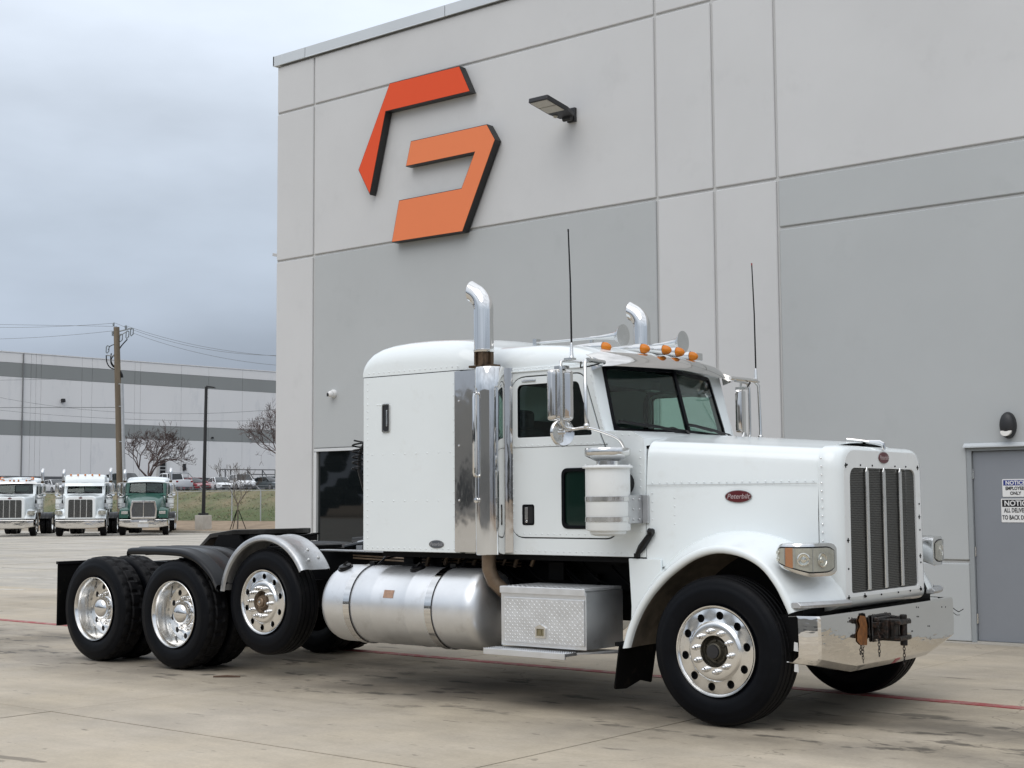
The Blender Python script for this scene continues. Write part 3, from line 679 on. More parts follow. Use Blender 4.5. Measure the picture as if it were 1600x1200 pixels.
# roof cap: loft, big rounded shoulders and rear; falls and narrows forward into the cab roof
def cap_ring(x, hw, zb, zt, r, crown=.05, n=10):
    pts = []; pts.append((x, -hw, zb))
    r = min(r, zt-zb-.002)
    for i in range(n+1):
        a = PI/2*i/n; pts.append((x, -hw+r-r*math.cos(a), zt-r+r*math.sin(a)))
    m = 8
    for i in range(1, m):
        t = i/m; y = (-hw+r)+(2*hw-2*r)*t; pts.append((x, y, zt+crown*(1-(2*t-1)**2)))
    for i in range(n+1):
        a = PI/2*(1-i/n); pts.append((x, hw-r+r*math.cos(a), zt-r+r*math.sin(a)))
    pts.append((x, hw, zb)); return pts
q = MB(); rings = []
for x, hw, zt, r in ((-3.712, 1.078, 2.70, .02), (-3.712, 1.08, 2.77, .07), (-3.706, 1.08, 2.82, .10), (-3.685, 1.08, 2.865, .13), (-3.64, 1.08, 2.905, .15), (-3.56, 1.08, 2.938, .17), (-3.44, 1.08, 2.958, .18), (-3.25, 1.08, 2.970, .19), (-3.0, 1.08, 2.970, .20), (-2.8, 1.08, 2.96, .20), (-2.66, 1.078, 2.945, .20), (-2.58, 1.06, 2.93, .20), (-2.50, 1.03, 2.905, .20), (-2.40, 1.0, 2.88, .19), (-2.30, .985, 2.86, .18)):
    rings.append(cap_ring(x, hw, 2.68, zt, r, .05 if x > -3.6 else .02))
q.rings(rings, False, False); q.add([rings[0][i] for i in range(len(rings[0]))], [tuple(range(len(rings[0])))])
q.build('sleeper_roof', white, T, smooth=50, solid=.01)
q = MB(); q.box(-3.71, -2.60, -SW-.001, SW+.001, 2.6755, 2.6785); q.build('roof_seam', seam, T, smooth=0)
# rivets of the sleeper (hundreds of tiny domes, one mesh)
def rivet(q, x, y, z, n, r=.0075, h=.0045):
    n = Vector(n); q.lathe([(r, 0), (r*.8, h*.7), (0, h)], o=(x, y, z), ax=n, n=6)
def rivets(name, pts, m=white, r=.0072):
    q = MB()
    for x, y, z, n in pts: rivet(q, x, y, z, n, r)
    return tag(q.build(name, m, T, smooth=60), kind='stuff')
pts = []
y = -SW
for k in range(24): pts.append((-3.655, y, 1.22+k*.061, (0, -1, 0)))
for k in range(17): pts.append((-3.655+k*.062, y, 1.20, (0, -1, 0)))
for z in (2.0, 1.60):
    for k in range(8): pts.append((-3.60+k*.128, y, z, (0, -1, 0)))
for k in range(18): pts.append((-3.64+k*.060, y, 2.71, (0, -1, 0)))
for k in range(6): pts.append((-3.54+k*.02, y, 2.43, (0, -1, 0)))
for k in range(14): pts.append((-2.665, y, 1.27+k*.1, (0, -1, 0)))
rivets('sleeper_rivets', pts)
# vent window with bright bezel
q = MB(); q.holed(roundpoly([(-3.475, 2.19), (-3.385, 2.19), (-3.385, 2.435), (-3.475, 2.435)], .02), [roundpoly([(-3.465, 2.20), (-3.395, 2.20), (-3.395, 2.425), (-3.465, 2.425)], .014)], XZ, -SW-.012, -SW); vw = q.build('sleeper_vent', chrome, T)
q = MB(); q.box(-3.465, -3.395, -SW-.004, -SW-.001, 2.2, 2.425); q.build('vent_pane', mat('vent_dark', (.03, .032, .035), .12), vw, smooth=0)
q = MB(); q.box(-3.42, -3.405, -SW-.02, -SW-.004, 2.24, 2.38); q.build('vent_latch', steel, vw, bevel=.004)
# grey oval badge
def badge(cx, cz, a, b_, yy, m, words, parent, size, nrm=(0, -1, 0), rightv=(1, 0, 0), tx=(0, 0)):
    n_ = Vector(nrm); r_ = Vector(rightv); u_ = Vector((0, 0, 1)); o = Vector((cx, yy, cz))
    q = MB(); q.rings([[o+n_*t+r_*(a*k*math.cos(2*PI*i/40))+u_*(b_*k*math.sin(2*PI*i/40)) for i in range(40)] for t, k in ((0, 1.0), (.004, 1.0), (.007, .96), (.0072, .90))]); bd = q.build('badge', m, parent)
    q = MB(); q.rings([[o+n_*t+r_*(a*k*math.cos(2*PI*i/40))+u_*(b_*k*math.sin(2*PI*i/40)) for i in range(40)] for t, k in ((.0, 1.06), (.0035, 1.06), (.0035, .98), (.0, .98))], cap=False); q.build('badge_rim', steel, bd)
    text(words, size, lettr if m is redb else mat('emblem_grey_letters', (.28, .28, .29), .3), bd, face_mat(o+n_*.0072, r_, u_), shear=.25, ext=.0010, bold=.0006)
    return bd
badge(-2.855, 1.238, .080, .033, -SW, greyb, 'Peterbilt', T, .040)

# --- cab: shell with window and door openings
CW = 1.0
def door_outline(o=0):
    return roundpoly([(-2.115-o, 1.305-o), (-1.10+o, 1.305-o), (-1.10+o, 1.78), (-1.24+o, 2.09), (-1.402+o*.7, 2.585+o), (-2.115-o, 2.585+o)], [.13, .10, .25, .3, .09, .15], 7)
win = roundpoly([(-2.05, 2.10), (-1.315, 2.10), (-1.445, 2.525), (-2.05, 2.525)], [.015, .015, .05, .05], 5)
vent = roundpoly([(-1.60, 1.385), (-1.30, 1.385), (-1.30, 1.835), (-1.60, 1.835)], .055, 6)
side_out = [(-2.62, 1.165), (-.835, 1.165), (-.835, 1.99), (-.845, 2.06), (-.95, 2.115), (-1.20, 2.125), (-1.345, 2.63), (-1.37, 2.665), (-2.62, 2.665)]
for s in (-1, 1):
    DO = door_outline(0)
    q = MB(); q.holed(side_out, [inset(DO, -.010)], XZ, s*(CW-.03), s*CW); q.build('cab_side', white, T, bevel=.004, seg=1)
    q = MB(); q.holed(inset(DO, -.016), [inset(DO, .03)], XZ, s*(CW-.035), s*(CW-.012)); q.build('door_seal', seam, T, smooth=0)
    d = MB(); d.holed(DO, [win, vent], XZ, s*(CW-.03), s*(CW+.004)); dr = d.build('door', white, T, bevel=.004)
    q = MB(); q.holed([(u, v) for u, v in roundpoly([(-2.062, 2.088), (-1.30, 2.088), (-1.437, 2.537), (-2.062, 2.537)], [.015, .015, .055, .055], 5)], [roundpoly([(-2.042, 2.108), (-1.332, 2.108), (-1.452, 2.517), (-2.042, 2.517)], [.012, .012, .045, .045], 5)], XZ, s*(CW-.02), s*(CW+.002)); q.build('window_seal', rubber, dr, smooth=0)
    q = MB(); q.prism(win, XZ, s*(CW-.012), s*(CW-.007)); q.build('side_window', g_side, dr, smooth=0)
    q = MB(); q.holed(roundpoly([(-1.612, 1.373), (-1.288, 1.373), (-1.288, 1.847), (-1.612, 1.847)], .062, 6), [roundpoly([(-1.585, 1.40), (-1.315, 1.40), (-1.315, 1.82), (-1.585, 1.82)], .042, 6)], XZ, s*(CW-.02), s*(CW+.012)); q.build('lower_window_seal', rubber, dr, bevel=.003)
    q = MB(); q.prism(vent, XZ, s*(CW-.012), s*(CW-.007)); q.build('lower_window', mat('lower_window_glass', (.006, .020, .015), .03), dr, smooth=0)
    # recessed paddle handle
    q = MB(); q.holed(roundpoly([(-2.005, 1.40), (-1.885, 1.40), (-1.885, 1.565), (-2.005, 1.565)], .02), [roundpoly([(-1.99, 1.415), (-1.90, 1.415), (-1.90, 1.55), (-1.99, 1.55)], .012)], XZ, s*(CW+.004), s*(CW+.009)); hb = q.build('door_handle', rubber, dr, bevel=.002)
    q = MB(); q.box(-1.99, -1.90, min(s*(CW+.001), s*(CW+.006)), max(s*(CW+.001), s*(CW+.006)), 1.415, 1.55); q.build('handle_pocket', gril_bk, dr, smooth=0)
    q = MB(); q.box(-1.975, -1.945, min(s*(CW+.006), s*(CW+.014)), max(s*(CW+.006), s*(CW+.014)), 1.445, 1.54); q.lathe([(.012, 0), (.012, .008), (0, .009)], o=(-1.96, s*(CW+.006), 1.43), ax=(0, s, 0), n=14); q.build('handle_paddle', chrome, dr, bevel=.003)
    q = MB(); q.box(-2.0, -1.86, min(s*(CW+.004), s*(CW+.012)), max(s*(CW+.004), s*(CW+.012)), 2.545, 2.565); q.build('marker_trim', steel, dr, bevel=.004)
    q = MB(); q.box(-2.11, -1.17, min(s*(CW+.004), s*(CW+.0055)), max(s*(CW+.004), s*(CW+.0055)), 2.018, 2.022); q.build('belt_crease', seam, dr, smooth=0)
    # drip rail over the door
    q = MB(); q.box(-2.12, -1.36, min(s*CW, s*(CW+.012)), max(s*CW, s*(CW+.012)), 2.628, 2.640); q.build('drip_rail', white, T, bevel=.003)
pts = []; y = -CW-.004
for k in range(16): pts.append((-2.08+k*.06, y, 2.035, (0, -1, 0)))
for k in range(14): pts.append((-2.05+k*.06, y, 1.332, (0, -1, 0)))
for k in range(9): pts.append((-2.095, y, 1.45+k*.06, (0, -1, 0)))
y = -CW
for k in range(29): pts.append((-2.56+k*.06, y, 1.195, (0, -1, 0)))
for k in range(14): pts.append((-.875, y, 1.25+k*.055, (0, -1, 0)))
for k in range(8): pts.append((-1.222-.0145*k, y, 2.16+.058*k, (0, -1, 0)))
for k in range(11): pts.append((-2.10+k*.062, y, 2.652, (0, -1, 0)))
for k in range(5): pts.append((-1.16+k*.062, y, 2.09, (0, -1, 0)))
rivets('cab_rivets', pts)
# cowl top, back wall, dashboard, seats
q = MB(); q.add([(-.835, -1, 2.0), (-.845, -1, 2.06), (-.95, -1, 2.115), (-1.225, -1, 2.125), (-1.225, -.8, 2.13), (-1.05, 0, 2.135), (-1.225, .8, 2.13), (-1.225, 1, 2.125), (-.95, 1, 2.115), (-.845, 1, 2.06), (-.835, 1, 2.0), (-.835, 0, 2.10)], [(0, 1, 11), (1, 2, 11), (2, 3, 4), (2, 4, 5, 11), (5, 6, 8, 11), (6, 7, 8), (8, 9, 11), (9, 10, 11)]); q.build('cowl', white, T, smooth=50, solid=.01)
q = MB(); q.box(-2.62, -2.58, -.98, -.45, 1.2, 2.66); q.box(-2.62, -2.58, .45, .98, 1.2, 2.66); q.box(-3.2, -3.16, -.98, .98, 1.2, 2.8); q.box(-3.2, -2.58, -1.0, -.98, 1.2, 2.66); q.box(-3.2, -2.58, .98, 1.0, 1.2, 2.66); q.build('cab_back_wall', cabin, T, smooth=0)
q = MB(); q.box(-1.50, -1.20, -.93, .93, 1.80, 2.10); q.box(-1.40, -1.12, -.9, .9, 2.02, 2.125); q.build('dashboard', cabin, T, bevel=.03)
q = MB(); q.box(-2.62, -1.35, -.965, .965, 2.60, 2.64); q.box(-1.50, -1.34, -.93, .93, 2.50, 2.60); q.build('headliner', cabin, T, smooth=0)
for s in (-1, 1):
    q = MB(); q.box(-2.35, -1.85, s*.52-.25, s*.52+.25, 1.45, 1.72); q.box(-2.45, -2.30, s*.52-.23, s*.52+.23, 1.68, 2.20); q.box(-2.44, -2.33, s*.52-.13, s*.52+.13, 2.19, 2.36); q.build('seat', seatm, T, bevel=.04, seg=3)
q = MB(); C_ = Vector((-1.62, .48, 2.02)); ax = Vector((-.85, 0, .5)).normalized(); a_ = Vector((0, 1, 0)); b__ = ax.cross(a_)
q.tube([C_+(a_*math.cos(2*PI*i/24)+b__*math.sin(2*PI*i/24))*.22 for i in range(25)], .014, 8, cap=False); q.tube([C_+a_*.2, C_, C_-a_*.2], .012, 6); q.cyl(C_, C_-ax*.2, .03); q.build('steering_wheel', cabin, T)
q = MB(); q.tube([(-1.52, .05+.014*math.cos(i*.9), 2.50-i*.0036) if False else (-1.52+.012*math.cos(i*1.25), .10+.012*math.sin(i*1.25), 2.50-i*.0032) for i in range(110)]+[(-1.5, .2, 2.12), (-1.48, .28, 2.10)], .0035, 5); q.build('radio_cord', black, T)
q = MB(); q.box(-1.40, -1.34, -.12, .02, 2.49, 2.57); q.build('cb_radio', mat('radio_grey', (.22, .24, .23), .4), T, bevel=.006)
# windscreen: two flat panes meeting in a shallow V, black rubber round them
def ws(y, z):  # windscreen surface
    k = abs(y)/.86; x_b = -1.06-.155*k**1.3; x_t = -1.20-.165*k**1.3; t = (z-2.14)/(2.655-2.14); return (x_b+(x_t-x_b)*t, y, z)
for s in (-1, 1):
    pane = [(s*.022, 2.158), (s*.835, 2.15), (s*.79, 2.625), (s*.02, 2.64)]; pane = roundpoly(pane, [.005, .06, .05, .005], 5)
    outer = roundpoly([(s*.0, 2.135), (s*.865, 2.125), (s*.82, 2.655), (s*.0, 2.668)], [0, .08, .06, 0], 5)
    q = MB(); q.holed(outer, [pane], lambda u, v, t: Vector(ws(u, v))+Vector((t, 0, t*.25)), -.012, .012); sf = q.build('windscreen_seal', rubber, T, smooth=0)
    q = MB(); q.prism(pane, lambda u, v, t: Vector(ws(u, v))+Vector((t, 0, t*.25)), -.003, .003); q.build('windscreen', g_screen, T, smooth=0)
    # white pillar between windscreen and cab side
    A = [(s*.82, 2.115), (s*1.0, 2.115), (s*1.0, 2.67), (s*.775, 2.68)]
    q = MB(); ring = []
    for k in range(9):
        z = 2.11+(2.69-2.11)*k/8; yi = .862-(z-2.12)*.085; f = Vector(ws(s*yi, z)); t = (z-2.125)/(2.63-2.125); xo = -1.212-.125*t
        ring.append([f+Vector((-.01, 0, 0)), f+Vector((.006, 0, 0)), Vector((f.x*.45+xo*.55+.020, s*.94, z)), Vector((xo+.010, s*.985, z)), Vector((xo-.01, s*1.0, z)), Vector((xo-.02, s*.985, z))])
    q.rings(ring); q.build('windscreen_pillar', white, T, smooth=40)
q = MB(); pt = []
for k in range(8): pt.append((-1.185-.018*k+.03, -.93, 2.20+.06*k, (.5, -.85, 0)))
# lower lip of the screen
q = MB(); q.rings([[Vector(ws(y, 2.135))+Vector((dx, 0, dz)) for dx, dz in ((-.02, 0), (.02, .0), (.05, -.03), (-.02, -.03))] for y in [-.86+i*.086 for i in range(21)]]); q.build('windscreen_sill', white, T, smooth=50)
# wipers
for s, y0_, y1_ in ((-1, -.14, -.72), (1, .74, .10)):
    a = Vector(ws(y0_, 2.12))+Vector((.07, 0, .0)); c_ = Vector(ws(y1_, 2.20))+Vector((.03, 0, 0)); m_ = (a+c_)/2+Vector((.03, 0, .01))
    q = MB(); q.tube([a, m_, c_], .013, 6); q.cyl(a+Vector((-.03, 0, -.03)), a+Vector((.02, 0, .02)), .022, n=10); q.tube([a+Vector((0, .06, -.01)), a+Vector((.0, .02, .03)), m_], .007, 6)
    b0 = Vector(ws(y0_-s*.0+(-.02), 2.165))+Vector((.022, 0, 0)); q.tube([c_+Vector((0, -.12*1, .005)), c_, c_+(a-c_)*.55+Vector((-.02, 0, .02))], .014, 6); q.build('wiper', black, T)
# cab roof
q = MB(); rings = []
for x, hw, zt, r in ((-2.34, .985, 2.865, .18), (-2.1, .99, 2.86, .17), (-1.9, .99, 2.855, .17), (-1.7, .985, 2.835, .16), (-1.55, .98, 2.805, .14), (-1.42, .97, 2.765, .11), (-1.36, .96, 2.735, .08), (-1.33, .955, 2.705, .04), (-1.325, .95, 2.675, .005)):
    ring = []
    for (xx, yy, zz) in cap_ring(x, hw, 2.66, zt, r, .035): ring.append((xx+.14*(1-min(1, abs(yy)/.95)**2)*max(0, (x+1.9)/.57 if x > -1.9 else 0), yy, zz))
    rings.append(ring)
q.rings(rings, False, False); q.add(rings[-1], [tuple(range(len(rings[-1])))]); q.build('cab_roof', white, T, smooth=50, solid=.01)
# chrome sun visor: bent sheet following the front of the roof
q = MB(); rings = []
for i in range(25):
    y = -1.02+2.04*i/24; k = abs(y)/1.02; x0 = -1.185-.14*k**2; f = max(0, (k-.86)/.14)
    zt = 2.765-.02*k-.03*f
    rings.append([(x0-.03, y, zt+.012), (x0+.015, y, zt-.010), (x0+.075-.01*f, y, zt-.085), (x0+.080-.01*f, y, zt-.108+.02*f)])
q.rings(rings, False, False); q.build('sun_visor', chrome_bent, T, smooth=60, solid=.003)
for s in (-1, 1):
    q = MB(); q.prism([(-1.31, 2.70), (-1.14, 2.64), (-1.16, 2.60), (-1.30, 2.58)] if False else [(-1.33, 2.715), (-1.195, 2.665), (-1.215, 2.63), (-1.31, 2.60)], XZ, s*1.0, s*1.005); q.build('visor_bracket', chrome, T)
# marker lights and horns on the roof
for y, x in ((-.62, -1.46), (-.30, -1.30), (-.10, -1.22), (.12, -1.23), (.50, -1.33)):
    z = 2.825; q = MB(); q.lathe([(.003, -.34), (.016, -.26), (.030, -.15), (.040, -.05), (.043, 0)], o=(x, y, z), ax=(1, 0, -.08), n=18); ml = q.build('marker_light', chrome, T)
    q = MB(); q.lathe([(.040, 0), (.041, .012), (.036, .035), (.025, .055), (.010, .068), (0, .070)], o=(x, y, z), ax=(1, 0, -.08), n=18); q.build('amber_lens', amber, ml)
for (x0, x1, y, z0, z1) in ((-2.42, -1.52, -.26, 2.955, 2.955), (-2.05, -1.27, .27, 2.90, 2.925)):
    L_ = x1-x0; o = (x0, y, z0); ax = (L_, 0, z1-z0)
    q = MB(); q.lathe([(0, 0), (.012, 0), (.011, L_*.62), (.017, L_*.64), (.017, L_*.66), (.016, L_*.72), (.024, L_*.83), (.038, L_*.92), (.066, L_*.97), (.092, L_), (.095, L_+.006), (.088, L_+.004), (.0, L_+.010)], o=o, ax=ax, n=24)
    q.box(x0-.02, x0+.02, y-.03, y+.03, z0-.10, z0+.035); q.box(x1-.33, x1-.30, y-.01, y+.01, z1-.11, z1); q.build('air_horn', steel, T)
q = MB(); q.box(-1.42, -1.34, .60, .72, 2.80, 2.87); q.build('roof_beacon', chrome, T, bevel=.012)

# --- hood
def hood_ring(x, hw, zb, zs, zc, r, tum=.03, n=8):
    pts = [(x, -hw, zb), (x, -hw+.003, (zb+zs)/2), (x, -hw+tum, zs-r)]
    for i in range(1, n+1): a = PI/2*i/n; pts.append((x, -hw+tum+r-r*math.cos(a), zs-r+r*math.sin(a)))
    m = 10; y0_ = -hw+tum+r
    for i in range(1, m): t = i/m; pts.append((x, y0_+(-2*y0_)*t, zs+(zc-zs)*(1-(2*t-1)**2)))
    for i in range(n, 0, -1): a = PI/2*i/n; pts.append((x, hw-tum-r+r*math.cos(a), zs-r+r*math.sin(a)))
    pts += [(x, hw-tum, zs-r), (x, hw-.003, (zb+zs)/2), (x, hw, zb)]
    return pts
def hood_w(x): return .999+(.775-.999)*(x+.83)/1.30
def hood_zb(x):
    P = [(-.83, 1.16), (-.75, 1.08), (-.57, 1.14), (-.34, 1.27), (-.10, 1.32), (.14, 1.29), (.34, 1.19), (.47, 1.02)]
    for (a, za), (c, zc) in zip(P, P[1:]):
        if x <= c: return za+(zc-za)*(x-a)/(c-a)
    return 1.0
q = MB(); q.box(-.875, -.845, -.985, .985, 1.17, 1.98); q.build('firewall', white, T, smooth=0)
q = MB(); q.rings([hood_ring(x, hood_w(x), hood_zb(x), 2.045-.085*(x+.83)/1.30, 2.115-.10*(x+.83)/1.3, .13) for x in [-.829+1.297*i/12 for i in range(13)]], False, False); hood = q.build('hood', white, T, smooth=50, solid=.006)
# horizontal fold with rivets along the side, hood latch strap
for s in (-1, 1):
    q = MB(); q.rings([[(x, s*(hood_w(x)-.0020+dy), 1.705+dz) for dy, dz in ((0, -.002), (.0032, -.002), (.0032, .002), (0, .002))] for x in (-.82, .465)]); q.build('hood_fold', mat('panel_seam_grey', (.42, .43, .43), .6), T, smooth=0)
    q = MB(); q.tube([(-.905, s*1.012, 1.19), (-.86, s*1.02, 1.24), (-.81, s*1.02, 1.30), (-.765, s*1.01, 1.36)], [.018, .03, .028, .02], 8); q.tube([(-.79, s*1.03, 1.36), (-.75, s*1.03, 1.355)], .025, 8); q.box(-.925, -.885, min(s*1.0, s*1.03), max(s*1.0, s*1.03), 1.165, 1.195); q.build('hood_latch', black, T)
pts = []
for k in range(22):
    x = -.78+k*.058; pts.append((x, -hood_w(x)+.004, 1.723, (0, -1, 0)))
for k in range(5): pts.append((-.78, -hood_w(-.78)+.002, 1.645-.065*k, (0, -1, 0)))
for k in range(4): pts.append((-.605, -hood_w(-.6)+.002, 1.61-.065*k, (0, -1, 0)))
rivets('hood_rivets', pts)
badge(-.11, 1.615, .098, .043, -hood_w(-.11)-.002, redb, 'Peterbilt', T, .050, nrm=(.16, -.987, 0), rightv=(.987, .16, 0))
# radiator shell: side band plus face with grille opening
XS = .622; SWD = .715
def shell_out(o=0): return roundpoly([(-SWD-o, .865-o), (SWD+o, .865-o), (SWD-.015+o, 1.948+o*.45), (-SWD+.015-o, 1.948+o*.45)], [.01, .01, .17, .17], 10)
q = MB(); rs = []
base = shell_out(0)
for x, o in ((.47, .057), (.50, .058), (.54, .052), (.575, .036), (.602, .014), (.617, -.010), (XS, -.034)):
    rs.append([(x, u, v+(.018*(1-(u/SWD)**2) if v > 1.7 else 0)) for u, v in shell_out(o)])
q.rings(rs, True, False); q.build('grille_shell', white, T, smooth=50, solid=.006)
gr_o = roundpoly([(-.585, .925), (.585, .925), (.575, 1.815), (-.575, 1.815)], [.03, .03, .09, .09], 8)
fo = [(u, v+(.018*(1-(u/SWD)**2) if v > 1.7 else 0)) for u, v in shell_out(-.034)]
q = MB(); q.holed(fo, [gr_o], YZ, XS-.012, XS+.001); q.build('grille_face', white2, T, bevel=.003, seg=1)
# grille: punched oval-hole sheet, four sections divided by bright bars
q = MB(); q.prism(gr_o, YZ, XS-.10, XS-.08); q.build('grille_backing', gril_bk, T, smooth=0)
gm = MB(); px_, pz_ = .0210, .0125; wv = .0032
zz = .93; j = 0
while zz < 1.81:     # horizontal strips and staggered short webs
    gm.box(XS-.016, XS-.012, -.58, .58, zz-wv/2, zz+wv/2)
    yv = -.575+(px_/2 if j % 2 else 0)
    while yv < .575:
        gm.box(XS-.016, XS-.0122, yv-.0028, yv+.0028, zz+wv/2, zz+pz_-wv/2); yv += px_
    zz += pz_; j += 1
grille = gm.build('grille', meshm, T, smooth=0); tag(grille, kind='stuff')
for y in (-.292, 0, .292):
    q = MB(); q.box(XS-.012, XS+.008, y-.024, y+.024, .935, 1.79); q.prism([(y-.024, 1.79), (y+.024, 1.79), (y, 1.83)], YZ, XS-.012, XS+.008); q.build('grille_bar', steel, T, bevel=.008)
q = MB()
for u, v in [(-.64, .895+i*.0+.0) for i in (0,)]+[(x, .893) for x in (-.36, -.10, .2, .42, .63)]+[(x, 1.835) for x in (-.62, -.40, -.2, .2, .4, .62)]+[(-.635, 1.3), (-.635, 1.1), (.635, 1.55), (.635, 1.35), (.635, 1.1)]:
    q.lathe([(.007, 0), (.006, .006), (0, .007)], o=(XS+.001, u, v), ax=(1, 0, 0), n=8)
for u, v in ((-.64, 1.83), (.625, 1.83), (-.64, .90), (-.38, .90), (.62, .90), (.63, 1.45), (-.63, 1.3), (.63, 1.15)):
    for a in (0, 90):
        q.cbox((XS+.003, u, v), (.004, .034 if a else .008, .008 if a else .034))
q.build('grille_fasteners', frame_m, T)
pts = []
for k in range(13): pts.append((.50, -SWD-.060, 1.88-k*.058, (0, -1, 0)))
for k in range(4): pts.append((.50, -SWD-.060, 1.10-k*.05, (0, -1, 0)))
rivets('shell_rivets', pts, steel, .008)
badge(0, 1.895, .090, .042, 0, redb, 'Peterbilt', T, .045, nrm=(1, 0, 0), rightv=(0, 1, 0)).location = (XS+.001, 0, 0)
q = MB(); q.tube([(.40, 0, 2.02), (.47, 0, 2.02), (.60, 0, 2.012), (.625, 0, 1.998), (.63, 0, 1.955)], [.010, .014, .018, .017, .012], 10); q.tube([(.36, -.055, 2.042), (.42, -.04, 2.034), (.52, -.01, 2.018)], .010, 8); q.tube([(.36, .055, 2.042), (.42, .04, 2.034), (.52, .01, 2.018)], .010, 8); q.build('hood_ornament', chrome, T)

# --- front fenders
OUT = [(-.955, .50), (-.905, .66), (-.82, .83), (-.70, .985), (-.54, 1.13), (-.33, 1.255), (-.11, 1.31), (.11, 1.285), (.29, 1.20), (.42, 1.06), (.50, .92), (.535, .845)]
INN = [(-.99, .62), (-.955, .82), (-.87, 1.00), (-.75, 1.14), (-.57, 1.27), (-.34, 1.355), (-.10, 1.375), (.14, 1.34), (.34, 1.26), (.50, 1.13), (.60, .98), (.645, .885)]
cw = Vector((-.13, .60))
for s in (-1, 1):
    q = MB(); rs = []
    for i in range(41):
        t = i/40; o = interp(OUT, t); n_ = interp(INN, t); d = (o-cw).normalized()
        sec = []
        op = o-d*.095                                    # wheel opening edge
        for (yy, off) in ((1.180, -.002), (1.205, -.001), (1.218, .006), (1.225, .022), (1.224, .040), (1.214, .052), (1.198, .058)): P = op+d*off; sec.append((P.x, s*yy, P.y))
        P1 = op+d*.062; f = .78
        for k in range(1, 9):
            u = k/8; e_ = u*u*(3-2*u); P = P1.lerp(n_, e_*.85+u*.15); P = P+d*(.034*math.sin(PI*min(1, u*1.15))**.8)*(1-.45*t); sec.append((P.x, s*(1.185-(1.185-.72)*u), P.y))
        rs.append(sec)
    q.rings(rs, False, False); q.build('front_fender', white, T, smooth=60, solid=.006)
    for (ta, tb, mm) in ((0, .44, inner), (.44, .97, gril_bk)):  # ground bounce painted as tan at the rear, shade as black beyond
        q = MB(); rs = []
        for i in range(15):
            t = ta+(tb-ta)*i/14; o = interp(OUT, t); d = (o-cw).normalized(); op = o-d*.085
            rs.append([(op.x, s*1.165, op.y), (op.x+d.x*.02, s*1.10, op.y+d.y*.02), (op.x+d.x*.06, s*.95, op.y+d.y*.06), (op.x+d.x*.07, s*.80, op.y+d.y*.07), (op.x+d.x*.03, s*.62, op.y+d.y*.03), (op.x, s*.50, op.y)])
        q.rings(rs, False, False); q.build('fender_liner', mm, T, smooth=60, solid=.003)
    # flat panel behind the fender, cab step side
    q = MB(); q.prism([(-.985, 1.155), (-.70, 1.155), (-.70, .95), (-.84, .80), (-.945, .56), (-.975, .56), (-.965, .80)], XZ, s*.985, s*1.012); q.build('fender_rear_panel', white, T, bevel=.004)
    # bright tip trim on the fender nose
    q = MB(); q.rings([[(x0, s*y0_, z) for (x0, z) in ((xc-.045, .855), (xc+.02, .855), (xc+.028, .875), (xc+.005, .895), (xc-.045, .893))] for y0_, xc in ((1.22, .52), (1.15, .565), (1.0, .62), (.85, .655), (.73, .665))]); q.build('fender_tip', alu_old, T, smooth=40, bevel=.004)
    # headlight pod: lens wraps from the grille side round to the flank
    PH = [(.335, 1.12), (.355, 1.170), (.41, 1.203), (.48, 1.214), (.54, 1.198), (.585, 1.152), (.612, 1.08), (.630, .97), (.638, .845)]
    def ph(t, o=0):
        p = interp(PH, t); p2 = interp(PH, min(1, t+.01)); p1 = interp(PH, max(0, t-.01)); d = (p2-p1).normalized(); nrm = Vector((d.y*-1, d.x)); nrm = Vector((-d.y, d.x)) if False else Vector((abs(d.y) if False else -d.y, d.x))
        return p+nrm*o
    def zt_(t): return 1.228+.062*min(1, t/.22)**.6-.030*max(0, (t-.90)/.10)**2-.028*max(0, (.07-t)/.07)**2
    def zb_(t): return 1.165-.10*min(1, t/.62)**.8+.030*max(0, (t-.90)/.10)**2+.022*max(0, (.07-t)/.07)**2
    NH = 26
    q = MB(); rs = []
    for i in range(NH+1):
        t = i/NH; P = ph(t); c = Vector((.50, .95)); Q = P.lerp(c, .25) if t < .9 else P.lerp(c, .15); m_ = (zt_(t)+zb_(t))/2
        rs.append([(P.x, s*P.y, zb_(t)+.012), (P.x, s*P.y, zt_(t)-.012), (P.lerp(Q, .12).x, s*P.lerp(Q, .12).y, zt_(t)), (Q.x, s*Q.y, zt_(t)+.004), (c.x, s*c.y, zt_(t)-.01), (c.x, s*c.y, zb_(t)+.03), (Q.x, s*Q.y, zb_(t)-.004), (P.lerp(Q, .12).x, s*P.lerp(Q, .12).y, zb_(t))])
    q.rings(rs); hl = q.build('headlight', steel, T, smooth=50)
    def band(ta, tb, za, zb__, o, m, nm, edge=0, n=18):
        """curved plate standing o proud of the pod"""
        q = MB(); rs = []
        for i in range(n+1):
            u = i/n; t = ta+(tb-ta)*u; e_ = min(u, 1-u)*n; k = edge*max(0, 1-e_/2.2)**2
            z0, z1 = zb_(t)+za+k, zt_(t)-zb__-k; P0_, P1_ = ph(t, o-.004), ph(t, o)
            rs.append([(P0_.x, s*P0_.y, z0), (P1_.x, s*P1_.y, z0), (P1_.x, s*P1_.y, z1), (P0_.x, s*P0_.y, z1)])
        q.rings(rs); return q.build(nm, m, hl, smooth=35)
    sg = 1
    test = ph(.5, .01)-ph(.5); og = 1 if test.y+test.x > 0 else -1
    band(.085, .955, .024, .021, .002*og, rubber, 'lamp_seal', .02)
    band(.10, .945, .034, .031, .0045*og, lampwh, 'lamp_bowl', .016)
    band(.30, .40, .030, .028, .0065*og, mat('amber_reflector', (.50, .20, .08), .25), 'turn_signal', 0, 5)
